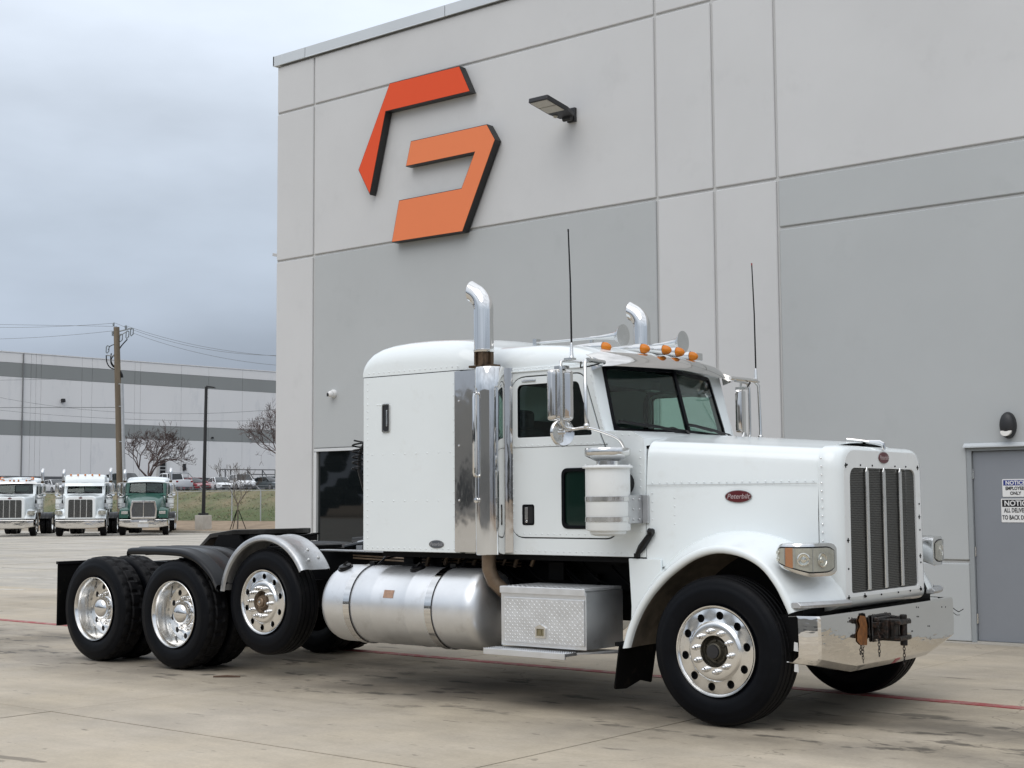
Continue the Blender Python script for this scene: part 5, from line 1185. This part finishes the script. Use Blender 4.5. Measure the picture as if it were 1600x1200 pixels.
# green truck: own hood, grille and colours
green = mat('green_paint', (.012, .080, .058), .28, 0, var=.06, coat=.4)
t3 = far_truck(225, 72.6, -40, 'dark green tractor with white roof and broad bright-framed grille, parked beside the wooden pole')
for n_ in ('hood', 'grille_shell', 'grille_face', 'grille', 'grille_bar', 'grille_backing', 'badge', 'hood_ornament', 'marker_light', 'front_fender', 'fender_tip', 'headlight', 'sun_visor', 'visor_bracket', 'roof_beacon'):
    for o in child_named(t3, n_): kill(o)
for o in t3.children:
    if o.name.split('.')[0] in ('cab_side', 'door', 'windscreen_pillar', 'cowl', 'fender_rear_panel', 'windscreen_sill') and o.material_slots:
        o.material_slots[0].link = 'OBJECT'; o.material_slots[0].material = green
q = MB(); rs = []
for x, hw, zb, zs, zc in ((-.83, .98, 1.0, 2.0, 2.10), (-.4, .93, 1.0, 1.92, 2.04), (0, .86, 1.0, 1.82, 1.95), (.35, .78, .9, 1.70, 1.84), (.55, .70, .9, 1.60, 1.76), (.62, .68, .9, 1.55, 1.72)): rs.append(hood_ring(x, hw, zb, zs, zc, .16))
q.rings(rs, False, False); q.add(rs[-1], [tuple(range(len(rs[-1])))]); q.build('hood', green, t3, smooth=45)
g_out = roundpoly([(-.62, .84), (.62, .84), (.66, 1.30), (.58, 1.74), (-.58, 1.74), (-.66, 1.30)], .08); g_in = roundpoly([(-.54, .93), (.54, .93), (.575, 1.30), (.50, 1.65), (-.50, 1.65), (-.575, 1.30)], .05)
q = MB(); q.holed(g_out, [g_in], YZ, .625, .70); q.box(.64, .70, -.025, .025, .93, 1.65); gf = q.build('grille_frame', chrome, t3, bevel=.012)
q = MB(); q.prism(g_in, YZ, .63, .64); q.build('grille_backing', mat('grille_grey', (.10, .10, .105), .4, .5), gf, smooth=0)
q = MB()
for i in range(-22, 23):
    for s_ in (-1, 1):
        y0_ = i*.055; q.cbox((.65, y0_*.55, 1.29), (.008, .008, .70), Matrix.Rotation(R(28*s_), 3, 'X')) if abs(y0_) < .75 else None
tag(q.build('grille', meshm, gf, smooth=0), kind='stuff')
q = MB(); q.prism([(-.10, 1.78), (-.06, 1.72), (-.02, 1.76), (0, 1.73), (.02, 1.76), (.06, 1.72), (.10, 1.78), (.06, 1.755), (.0, 1.775), (-.06, 1.755)], YZ, .70, .71); q.build('emblem', chrome, gf, smooth=0)
for s in (-1, 1):
    q = MB(); rs = []
    for i in range(25):
        t = i/24; o = interp(OUT, t); n_ = interp(INN, t); d = (o-cw).normalized(); op = o-d*.10
        rs.append([(op.x, s*1.16, op.y), (op.x, s*1.2, op.y), (op.x+d.x*.12, s*1.2, op.y+d.y*.12), (n_.x, s*1.0, n_.y+.03), (n_.x+.02, s*.72, n_.y+.10)])
    q.rings(rs, False, False); q.build('front_fender', green, t3, smooth=50, solid=.006)
    q = MB(); q.box(.50, .66, s*.95-.22, s*.95+.22, .86, 1.30); q.build('fender_nose', green, t3, bevel=.05, seg=3)
    q = MB(); q.box(.655, .68, s*.92-.16, s*.92+.16, 1.08, 1.22); q.box(.68, .685, s*.92-.14, s*.92+.14, 1.095, 1.205); hq = q.build('headlight', reflector, t3, bevel=.01)
    q = MB(); rs = []
    for x0 in (X1, X2):
        rs = [[(x0+math.cos(R(a))*.62, s*y, .53+math.sin(R(a))*.62) for y in (1.22, .62)] for a in range(160, 15, -8)]
        q = MB(); q.rings(rs, False, False); q.build('rear_fender', white, t3, smooth=50, solid=.02)
q = MB(); q.box(.70, .72, -.26, .26, .42, .60); q.build('licence_plate', mat('plate_grey', (.55, .55, .55), .5), t3, bevel=.004)
q = MB(); q.box(.69, .78, -.20, .20, .66, .74); q.build('tow_bar', s_white, t3, bevel=.02)

# ================================================================== UTILITY POLE, WIRES, LAMP
wood = mat('pole_wood', (.175, .14, .10), .85, var=.25, vscale=4, stretch=(1, 1, .12), dirt=((.10, .07, .045), .5, .7, .5, 8))
steelg = mat('galvanised_steel', (.50, .52, .54), .45, .6, var=.1)
DP = 86.5
P0 = at(190, 812, DP); P1 = at(182, 511, DP); Pb = Vector((P0.x, P0.y, strip_z(P0.y)-.3))
up_ = tag(empty('utility_pole', Pb), 'tall wooden utility pole with bracket hardware and grey conduit beside the green truck', 'utility pole')
L_ = P1-Pb
q = MB(); q.tube([(0, 0, 0), L_*.5, L_], [.235, .20, .175], 14); q.build('pole', wood, up_)
def rel(px, py, d=DP): return at(px, py, d)-Pb
q = MB(); q.tube([rel(196, 815, DP-.4), rel(192.5, 690, DP-.4), rel(190.5, 600, DP-.4)], .095, 10); q.build('conduit', steelg, up_)
q = MB()
for y_ in (600, 635, 690): q.tube([rel(184, y_, DP-.1), rel(192, y_, DP-.45)], .03, 6)
q.build('conduit_bracket', steelg, up_)
q = MB(); q.tube([rel(181, 519), rel(205, 513)], .045, 8); q.tube([rel(183, 527), rel(200, 517)], .03, 6); q.tube([rel(183, 557), rel(167, 555)], .04, 8); q.build('cross_arm', mat('arm_grey', (.30, .32, .33), .6), up_)
ins = mat('insulator_grey', (.20, .23, .25), .4)
for (x0, y0_, x1, y1_, r) in ((177.5, 504, 177.5, 510, .06), (196.5, 508, 196.8, 515, .07), (176, 517, 176, 525, .06)):
    q = MB(); a, c_ = rel(x0, y0_), rel(x1, y1_); q.tube([a, a.lerp(c_, .3), a.lerp(c_, .35), a.lerp(c_, .6), a.lerp(c_, .65), c_], [r*.6, r*1.3, r*.7, r*1.3, r*.7, r], 10); q.build('insulator', ins, up_)
for (x0, y0_) in ((189, 528), (199, 523), (206, 519), (168, 546)):
    q = MB(); pts = [rel(x0+dx, y0_+dy) for dx, dy in ((0, -6), (2.5, -5), (2, 3), (-1, 6), (-2.2, 4), (-1.8, -4), (0, -6))]; q.tube(pts, .035, 6, cap=False); q.build('fuse_cutout', ins, up_)
q = MB()
for pts in (((199, 530), (190, 540), (184, 549), (177, 556), (173, 564), (176, 572), (186, 578)), ((166, 555), (167, 566), (172, 574), (181, 578), (187, 582), (190.5, 587)), ((174, 552), (173, 560), (175, 568), (182, 576), (188, 580), (191, 587)), ((179, 538), (172, 541), (169, 547))):
    q.tube([interp([rel(*p) for p in pts], i/20) for i in range(21)], .035 if len(pts) > 5 else .025, 6)
q.tube([interp([rel(*p) for p in ((181, 577), (187, 580), (190, 586), (190.5, 590))], i/8) for i in range(9)], .085, 8)
q.build('cable', black, up_)
wirem = mat('wire_grey', (.17, .18, .19), .7)
for k, (a, c_, sag, lab) in enumerate((((-60, 510, 100), (178, 505, 86.5), .15, 'upper thin overhead wire left of the wooden pole'), ((-60, 506, 96), (183, 510, 86.5), .0, 'second overhead wire left of the wooden pole, just under the topmost'),
        ((-60, 530, 98), (176, 517, 86.5), .15, 'slanting overhead wire left of the wooden pole, lowest against the sky'), ((178, 504, 86.5), (470, 555, 78), .6, 'upper of the overhead wires falling right from the pole top'),
        ((197, 509, 86.5), (470, 558, 78), .4, 'overhead wire falling right from the pole, close under the upper one'), ((207, 520, 86.5), (470, 573, 78), .4, 'lowest sky wire falling right from the pole to the building'),
        ((-60, 608, 96), (470, 636, 80), .9, 'thin wire crossing the far warehouse above the pole mid-height'), ((-60, 637, 98), (185, 636.5, 86.5), .0, 'thick dark cable running left from the wooden pole across the warehouse'), ((-60, 634, 98), (470, 656, 80), .4, 'lowest thin wire crossing the whole far warehouse'), ((-60, 595, 98), (120, 592, 90), .0, 'short faint wire on the far left across the upper warehouse band'))):
    A = at(*a); B_ = at(*c_); q = MB(); pts = []
    for i in range(21): t = i/20; p = A.lerp(B_, t); p.z -= sag*4*t*(1-t); pts.append(p)
    q.tube(pts, .011 if k != 7 else .022, 5); tag(q.build('overhead_wire', wirem), lab, 'wire', 'overhead wires on the utility pole')
# area light pole on concrete base
DLp = 79.5; Pl = at(317.5, 829, DLp); Pl.z = strip_z(Pl.y)
lp = tag(empty('lamp_post', Pl), 'slim black parking-lot lamp post on a square concrete base near the grass bank', 'lamp post')
Hb = .80; topz = at(322.5, 604, DLp).z-Pl.z
q = MB(); q.box(-.33, .33, -.33, .33, -.1, Hb); q.build('base', mat('base_concrete', (.50, .47, .42), .85, var=.08, vscale=3, dirt=((.3, .27, .22), .5, .75, .6, 2)), lp, bevel=.02)
tip = at(322.3, 604, DLp)-Pl
q = MB(); q.box(-.2, .2, -.2, .2, Hb, Hb+.12); q.tube([(0, 0, Hb), tip], [.105, .085], 4 if False else 8); q.build('pole', dk, lp)
q = MB(); A = tip; B_ = at(336, 605.5, DLp)-Pl; dv = (B_-A).normalized(); sv = dv.cross(Vector((0, 0, 1))).normalized()
q.rings([[A+sv*w_+Vector((0, 0, h_)) for w_, h_ in ((-.06, -.05), (.06, -.05), (.06, .05), (-.06, .05))], [A.lerp(B_, .45)+sv*w_+Vector((0, 0, h_)) for w_, h_ in ((-.17, -.04), (.17, -.04), (.17, .04), (-.17, .04))], [B_+sv*w_+Vector((0, 0, h_)) for w_, h_ in ((-.17, -.03), (.17, -.03), (.17, .02), (-.17, .02))]]); q.build('lamp_head', dk, lp)

# ================================================================== TREES
bark = mat('bare_bark', (.10, .068, .060), .9, var=.2, vscale=5); bark2 = mat('young_bark', (.12, .10, .085), .9)
def bare_tree(loc, H, spread, seed, label, lean=(0, 0), first=.28, depth=6, tr=.13, mate=bark, twig=.012):
    rg = random.Random(seed); t = tag(empty('bare_tree', loc), label, 'tree'); q = MB(); tw = MB(); cnt = [0]
    def grow(B, p, d, L, r, k):
        if k == 0 or cnt[0] > 9000: return
        cnt[0] += 1; pts = [p]; dd = d.copy(); n = 3
        for i in range(n):
            dd = (dd+Vector((rg.uniform(-.22, .22), rg.uniform(-.22, .22), rg.uniform(-.10, .20)))).normalized(); pts.append(pts[-1]+dd*L/n)
        (q if k > depth-3 else tw).tube(pts, [r, r*.85, r*.72, r*.62], 6 if k > 3 else 3)
        m = rg.choice((2, 3, 3)) if k > 2 else rg.choice((2, 3, 3, 4))
        for i in range(m):
            a = rg.uniform(0, 2*PI); tilt = rg.uniform(.35, .95); ax = dd.orthogonal().normalized(); ax.rotate(Matrix.Rotation(a, 3, dd)); nd = (dd*math.cos(tilt)+ax*math.sin(tilt)*spread); nd.z += .12; nd.normalize()
            grow(B, pts[-1 if i < 2 else rg.randrange(1, 4)], nd, L*rg.uniform(.62, .86), max(twig, r*.60), k-1)
    p = Vector((0, 0, -.3)); d0 = Vector((lean[0], lean[1], 1)).normalized(); L0 = H*first
    q.tube([p, d0*L0*.5+Vector((.03, 0, 0)), d0*L0], [tr*1.25, tr, tr*.85], 9)
    for i in range(4):
        a = 2*PI*i/4+rg.uniform(-.4, .4); nd = Vector((math.cos(a)*spread*.75, math.sin(a)*spread*.75, .75)).normalized(); grow(q, d0*L0*rg.uniform(.80, 1.0), nd, H*.25, tr*.62, depth)
    q.build('trunk', mate, t, smooth=50); tag(tw.build('crown', mate, t, smooth=50), kind='stuff'); return t
pt = at(233, 760, 118); bare_tree((pt.x, pt.y, strip_z(pt.y)), 5.4, .95, 11, 'leafless tree with spreading crown standing behind the green truck', tr=.15, first=.24, twig=.014, depth=7)
pt = at(447, 760, 104); bare_tree((pt.x, pt.y, strip_z(pt.y)), 6.6, 1.0, 23, 'leafless tree half hidden by the left corner of the near building', tr=.14, first=.26, twig=.012, depth=7)
pt = at(371, 829, 78.2); yt = bare_tree((pt.x, pt.y, strip_z(pt.y)), 3.4, .8, 5, 'thin young staked tree in the bare dirt near the lamp post', tr=.035, first=.42, depth=5, mate=bark2, twig=.010)
for a, b_ in ((-.55, .1), (.5, .2), (-.05, -.5)):
    q = MB(); q.tube([(a*1.0, b_, -.05), (a*.12, b_*.1, 1.05)], .022, 5); q.build('stake', frame_m, yt)

# ================================================================== FENCE BEHIND THE YARD
fn = tag(empty('chain_link_fence', (0, 0, 0)), 'chain-link fence with angled barbed-wire arms along the foot of the grass bank', 'fence')
fy = 56.2; fz = strip_z(fy)
x = -118.0; xs_f = []
while x < -40: xs_f.append(x); x += 2.62
pq = MB(); pq.cyl((0, 0, -.1), (0, 0, 1.85), .035, n=8); pq.tube([(0, 0, 1.83), (-.16, -.22, 2.12)], .022, 6); pm = pq.mesh('post', steelg)
for x in xs_f: clone('post', pm, fn, (x, fy, fz))
for k, (dz, dx, dy) in enumerate(((1.83, 0, 0), (1.92, -.05, -.07), (2.02, -.1, -.14), (2.12, -.16, -.22))):
    q = MB(); q.tube([(xs_f[0]+dx, fy+dy, fz+dz), (xs_f[-1]+dx, fy+dy, fz+dz)], .018 if k == 0 else .006, 5); q.build('top_rail' if k == 0 else 'barbed_wire', steelg, fn)
q = MB()
x = xs_f[0]
while x < xs_f[-1]:
    for s_ in (-1, 1):
        q.add([(x-.003, fy, fz+.02), (x+.003, fy, fz+.02), (x+.003+s_*1.8, fy, fz+1.82), (x-.003+s_*1.8, fy, fz+1.82)], [(0, 1, 2, 3)])
    x += .16
tag(q.build('wire_mesh', steelg, fn, smooth=0), kind='stuff')

# ================================================================== FAR WAREHOUSE
fa = Vector((-159.9, 95.4, 0)); fb = Vector((-156.9, 137.2, 0)); fd = (fb-fa).normalized(); fnv = Vector((fd.y, -fd.x, 0))   # towards the camera side
def fac(px, z=5):     # distance along the facade met by the sight line of column px
    r_ = ray(px, 700); n_ = Vector((-fd.y, fd.x, 0)); t = ((fa-Vector((0, 0, HCAM))).dot(n_))/r_.dot(n_); P = Vector((0, 0, HCAM))+r_*t; return (P-fa).dot(fd)
fwh = tag(empty('far_warehouse', fa), 'long white warehouse with two grey bands in the far background at the left', 'building')
fwh.rotation_euler = (0, 0, math.atan2(fd.y, fd.x))
fl_ = mat('far_wall_white', (.81, .80, .785), .8, var=.025, vscale=.15, dirt=((.52, .54, .56), .55, .75, .5, .5), stretch=(1, 1, .3)); fg_ = mat('far_wall_band', (.285, .295, .285), .8, var=.03, vscale=.2, stretch=(1, 1, .3)); fdk = mat('far_wall_base', (.12, .125, .13), .8)
fcol = [-130, -95, -70, -45] + [fac(p) for p in (-22, 33, 46, 54, 62, 126, 142, 209, 218, 282, 325, 378, 432, 520)] + [75, 110]
rows = [(2.6, 5.05, fdk), (5.05, 10.1, fl_), (10.1, 11.95, fg_), (11.95, 17.3, fl_), (17.3, 19.05, fg_), (19.05, 20.3, fl_)]
fcol = sorted(fcol)
for a, c_ in zip(fcol, fcol[1:]):
    for k, (z0, z1, m) in enumerate(rows):
        off = .0 if (c_-a) > 3 else .05
        q = MB(); q.box(a+.02, c_-.02, -.02+off*0, .25, z0+(.02 if k else 0), z1-.02); q.build('wall_panel', m, fwh, smooth=0)
q = MB(); q.box(fcol[0], fcol[-1], .05, 60, 2.5, 20.1); q.build('wall_core', mat('far_core', (.55, .55, .55), .9), fwh, smooth=0)
q = MB(); q.box(fcol[0], fcol[-1], -.08, .4, 20.3, 20.42); q.build('parapet', fl_, fwh, smooth=0)
s0 = fac(33); q = MB(); q.box(s0-.045, s0+.045, -.20, -.02, 5, 20.3); q.build('downpipe', mat('downpipe_dark', (.20, .20, .20), .6), fwh, smooth=0)
s0, s1 = fac(245), fac(257.5)
q = MB(); q.box(s0, s1, -.5, -.03, 4.6, 8.0); en = q.build('entrance', mat('entrance_grey', (.50, .50, .49), .6), fwh, smooth=0)
for z0, z1 in ((4.7, 6.0), (6.15, 6.45), (6.6, 7.3)): q = MB(); q.box(s0+.22, s1-.22, -.56, -.5, z0, z1); q.build('pane', blk, en, smooth=0)
def fl_thing(px, py, w_, h_, m, nm='wall_light', lab='', dep=.3):
    r_ = ray(px, py); n_ = Vector((-fd.y, fd.x, 0)); t = ((fa-Vector((0, 0, HCAM))).dot(n_))/r_.dot(n_); P = Vector((0, 0, HCAM))+r_*t
    s_ = (P-fa).dot(fd); q = MB(); q.box(s_-w_/2, s_+w_/2, -dep, -.02, P.z-h_/2, P.z+h_/2); q.box(s_-w_/2+.03, s_+w_/2-.03, -dep-.12, -dep, P.z-h_/2+.05, P.z)
    o = q.build(nm, m, None, smooth=0); o.matrix_world = Matrix.Translation(fa) @ Matrix.Rotation(math.atan2(fd.y, fd.x), 4, 'Z'); tag(o, lab, 'wall light'); return o
fl_thing(97, 626, .35, .45, dk, lab='small black wall light with white head on the upper part of the far warehouse', dep=.5)
fl_thing(287, 730, .35, .9, dk, lab='narrow black box light on the far warehouse right of the entrance stairs')
fl_thing(331, 684, .22, .22, dk, lab='tiny dark lamp on the lower grey band of the far warehouse')
fl_thing(390, 684, .25, .25, s_white, lab='tiny white lamp on the lower grey band of the far warehouse')
# entrance landing, stairs and railing
sr = tag(empty('entrance_stairs', fa, fwh.rotation_euler[2]), 'grey metal stairs and handrail at the entrance of the far warehouse', 'stairs')
a0, a1, a2 = fac(257), fac(280), fac(302); rl = mat('rail_grey', (.33, .34, .35), .5, .3)
q = MB(); q.box(fac(242), a1, -2.2, -.5, 4.4, 4.6); q.build('landing', rl, sr, smooth=0)
for k in range(9): q = MB(); x_ = a1+(a2-a1)*k/9; q.box(x_, x_+.5, -2.2, -.6, 4.4-k*.2, 4.48-k*.2); q.build('step', rl, sr, smooth=0)
q = MB()
for dz in (.5, 1.05): q.tube([(a0-1.0, -2.2, 4.6+dz), (a1, -2.2, 4.6+dz), (a2, -2.2, 2.7+dz)], .045, 5)
for k in range(4): x_ = a0-1+(a1-a0+1)*k/3; q.tube([(x_, -2.2, 4.4), (x_, -2.2, 5.65)], .045, 5)
for k in range(1, 4): x_ = a1+(a2-a1)*k/3; q.tube([(x_, -2.2, 4.5-1.9*k/3), (x_, -2.2, 5.65-1.9*k/3)], .045, 5)
q.build('handrail', rl, sr)
# metal pipe railing at the far right of the upper lot
pr_ = tag(empty('pipe_railing', (0, 0, 0)), 'dark steel frame railing behind the white cars by the building corner', 'railing')
q = MB(); dr_ = 166; zt = 733.5; rlm = mat('rail_dark', (.09, .095, .10), .6)
xs_ = (343.6, 352, 360.5, 387, 410, 430, 452)
for x_ in xs_: q = MB(); A = at(x_, zt, dr_); q.tube([(A.x, A.y, 2.8), A], .075, 5); q.build('post', rlm, pr_)
for y_ in (zt, 741): q = MB(); q.tube([at(343.6 if y_ == zt else 387, y_, dr_), at(452, y_+.8, dr_)], .06, 5); q.build('rail', rlm, pr_)
for a, c_ in ((387, 397), (410, 420)): q = MB(); q.tube([at(a, zt+1, dr_), at(c_, 749, dr_)], .05, 5); q.build('brace', rlm, pr_)

# ================================================================== PARKED CARS
carglass = mat('car_glass', (.015, .018, .02), .05); carwheel = mat('car_wheel', (.02, .02, .02), .6); caralloy = mat('car_alloy', (.45, .45, .46), .3, .8)
hlm = mat('car_lamp', (.65, .65, .62), .15); tlm = mat('car_tail', (.25, .01, .01), .25); pl_d = mat('car_trim', (.03, .03, .03), .5)
def paint(n, c): return mat('car_paint_'+n, c, .25, 0, coat=.6)
def car(px, py, d, th, kind, col, label, away=False, zoff=0):
    P = at(px, py, d); P.z = strip_z(P.y)+zoff
    c_ = Vector((-P.x, -P.y, 0)).normalized(); Rv = Vector((rt.x, rt.y, 0)).normalized()
    h = c_*math.cos(R(th))+Rv*math.sin(R(th))
    if away: h = -c_*math.cos(R(th))-Rv*math.sin(R(th))
    t = tag(empty('parked_car', P, math.atan2(h.y, h.x)), label, 'car', 'cars parked on the upper lot')
    if kind == 'sedan': Ln, Wd, sh, roof = 4.8, 1.84, .90, 1.45; st = [(-2.4, .62, .50, .72), (-2.3, .84, .34, .93), (-1.6, .92, .28, .98), (-.8, .92, .26, .95), (.8, .92, .26, .93), (1.7, .90, .27, .82), (2.25, .82, .30, .70), (2.4, .62, .38, .60)]; gh = [(-1.9, .74, .97, .98), (-1.0, .66, .95, 1.40), (0, .66, .95, 1.45), (.4, .66, .94, 1.42), (1.25, .76, .90, .93)]
    elif kind == 'suv': Wd = 1.92; st = [(-2.35, .70, .55, 1.0), (-2.28, .92, .40, 1.08), (-1.5, .95, .32, 1.10), (1.0, .95, .32, 1.08), (1.9, .93, .34, 1.0), (2.28, .86, .38, .90), (2.38, .68, .48, .80)]; gh = [(-2.2, .80, 1.08, 1.15), (-1.95, .76, 1.08, 1.68), (-.5, .74, 1.08, 1.76), (.3, .74, 1.08, 1.72), (1.15, .84, 1.05, 1.08)]
    else: Wd = 2.0; st = [(-2.95, .92, .55, 1.12), (-2.9, .98, .48, 1.16), (-1.2, .98, .45, 1.16), (1.2, .98, .45, 1.16), (2.5, .96, .48, 1.12), (2.8, .90, .50, 1.0), (2.9, .75, .60, .9)]; gh = [(-1.0, .84, 1.14, 1.20), (-.75, .80, 1.14, 1.82), (.3, .80, 1.14, 1.88), (.7, .80, 1.14, 1.84), (1.5, .88, 1.12, 1.16)]
    q = MB(); rs = []
    for x_, w_, z0, z1 in st: rs.append([(x_, y_, z_) for y_, z_ in ((-w_*.95, z0), (-w_, (z0+z1)/2), (-w_*.93, z1), (0, z1+.04), (w_*.93, z1), (w_, (z0+z1)/2), (w_*.95, z0))])
    q.rings(rs); bd = q.build('body', col, t, smooth=50)
    q = MB(); rs = []
    for x_, w_, z0, z1 in gh: rs.append([(x_, y_, z_) for y_, z_ in ((-w_-.06, z0), (-w_, max(z0+.005, z1-.05)), (-w_+.08, z1), (w_-.08, z1), (w_, max(z0+.005, z1-.05)), (w_+.06, z0))])
    q.rings(rs); q.build('windows', carglass, t, smooth=30)
    q = MB(); g1, g2, g3 = gh[1], gh[2], gh[3]; rs = []
    for x_, w_, z0, z1 in (g1, g2, g3): rs.append([(x_, -w_-.01, z1-.06), (x_, -w_+.06, z1+.012), (x_, w_-.06, z1+.012), (x_, w_+.01, z1-.06)])
    q.rings(rs); 
    for s in (-1, 1):
        for (A, B_) in ((gh[0], gh[1]), (gh[4], gh[3]), (None, None)):
            if A: q.tube([(A[0], s*(A[1]+.05), A[2]), (B_[0], s*(B_[1]), B_[3]-.03)], .045, 5)
        mx_ = (g2[0]-.1); q.tube([(mx_, s*(g2[1]+.062), g2[2]), (mx_, s*(g2[1]+.005), g2[3]-.03)], .04, 5)
    q.build('roof', col, t, smooth=50)
    xw = (-1.45, 1.45) if kind != 'pickup' else (-1.8, 1.85); r = .34 if kind == 'sedan' else .38
    for x_ in xw:
        for s in (-1, 1):
            q = MB(); q.lathe([(0, .0), (r*.9, 0), (r, .03), (r, .20), (0, .20)], o=(x_, s*(Wd/2+.02), r), ax=(0, -s, 0), n=18); wq = q.build('wheel', carwheel, t)
            q = MB(); q.lathe([(r*.62, -.005), (r*.5, .0), (0, .005)], o=(x_, s*(Wd/2+.02), r), ax=(0, -s, 0), n=14, cap=True); q.build('rim', caralloy, wq)
    xf, xb = st[-1][0]-.06, st[0][0]+.04
    for s in (-1, 1):
        q = MB(); q.cbox((xf-.03, s*Wd*.36, st[-2][3]-.08), (.14, .34, .12)); q.build('headlight', hlm, t, bevel=.02)
        q = MB(); q.cbox((xb, s*Wd*.40, st[1][3]-.16), (.12, .22, .18)); q.build('tail_light', tlm, t, bevel=.02)
        q = MB(); q.cbox((gh[-1][0]-.35, s*(Wd/2+.07), gh[-1][2]+.06), (.10, .16, .12)); q.build('mirror', col, t, bevel=.02)
    q = MB(); q.box(xf-.02, xf+.08, -.45, .45, .42, .62); q.build('front_grille', pl_d, t, bevel=.02)
    q = MB(); q.box(xb-.10, xb+.02, -.8, .8, .42, .55) if kind == 'pickup' else q.box(xb-.06, xb+.02, -.25, .25, .62, .75); q.build('rear_bumper', caralloy if kind == 'pickup' else pl_d, t, bevel=.01)
    return t
cw_ = paint('white', (.72, .73, .74)); cb_ = paint('black', (.02, .022, .025)); cr_ = paint('red', (.24, .012, .02)); cg_ = paint('grey', (.07, .085, .09)); cgn = paint('dark_green', (.025, .04, .038))
car(16, 770, 138, 30, 'suv', cb_, 'black SUV on the upper lot behind the leftmost white tractor')
car(86, 770, 150, 25, 'sedan', cw_, 'white sedan on the upper lot seen between the two white tractors')
car(135, 770, 146, -12, 'suv', cg_, 'dark grey SUV mostly hidden behind the middle white tractor')
car(196, 770, 130, 35, 'suv', cgn, 'dark green-black SUV behind the wooden utility pole')
car(236, 770, 150, 24, 'sedan', cb_, 'black sedan half hidden behind the green tractor cab')
car(267, 770, 146, 30, 'pickup', cw_, 'white pickup truck seen from behind, next to the red car', away=True)
car(305, 770, 151, 28, 'sedan', cr_, 'dark red sedan between the white pickup and the white sedan')
car(343, 770, 150, 18, 'sedan', cw_, 'white sedan right of the lamp post on the upper lot')
car(378, 770, 150, 16, 'suv', cw_, 'white SUV nearest the steel railing on the upper lot')
car(420, 770, 150, 40, 'sedan', cg_, 'dark grey sedan by the corner of the near building')
sg_ = tag(empty('stop_sign', at(428, 752, 155)), 'small red sign above the dark grey sedan near the building corner', 'sign')
q = MB(); q.box(-.04, .04, -.04, .04, -2.5, .3); q.build('post', steelg, sg_); q = MB(); q.lathe([(0, 0), (.42, 0), (.42, .03), (0, .03)], o=(0, 0, 0), ax=(.8, -.6, 0), n=8); q.build('plate', mat('sign_red', (.35, .02, .02), .4), sg_, smooth=0)

# ================================================================== UNSEEN SURROUNDINGS ADDED FOR THE REFLECTIONS
tl = mat('unseen_far_trees', (.028, .030, .024), .95, var=.3, vscale=.2, world=True); q = MB(); rg = random.Random(9)
for k in range(110):
    a = R(rg.uniform(70, 300)); dd = rg.uniform(150, 190); x_, y_ = math.sin(a)*dd, math.cos(a)*dd
    if y_ > 45: continue
    H_ = rg.uniform(6, 12); r = rg.uniform(2.5, 5)
    for j in range(26):
        t = rg.random(); q.ball((x_+rg.uniform(-r, r)*(1-.5*t), y_+rg.uniform(-r, r)*(1-.5*t), .4+t*H_), rg.uniform(.6, 1.5), 6, 4)
tag(q.build('unseen_treeline', tl, smooth=0), 'distant unseen row of trees added beyond the yard for the chrome to reflect', 'trees', kind='stuff')
ow = tag(empty('added_warehouse', (-20, -78, 0)), 'long grey warehouse added unseen behind the viewer for the chrome to reflect', 'building')
q = MB(); q.box(-80, 75, -20, 0, -.05, 11.5); q.build('wall', mat('added_wall', (.30, .30, .29), .85, var=.08, vscale=.3), ow, smooth=0)
for k in range(16): q = MB(); q.box(-76+k*9.2, -72.4+k*9.2, 0, .06, 1.2, 4.4); q.build('added_dock_door', mat('added_dock_dark', (.05, .055, .06), .5), ow, smooth=0)
# small litter on the concrete
st_ = tag(empty('stick', at_z(355, 1058.5, 0)), 'short brown stick lying on the concrete in front of the rear wheels', 'stick'); q = MB(); q.tube([(-.10, -.08, .008), (0, 0, .012), (.10, .07, .008)], [.008, .012, .007], 6); q.build('twig', mat('twig', (.10, .06, .04), .8), st_)
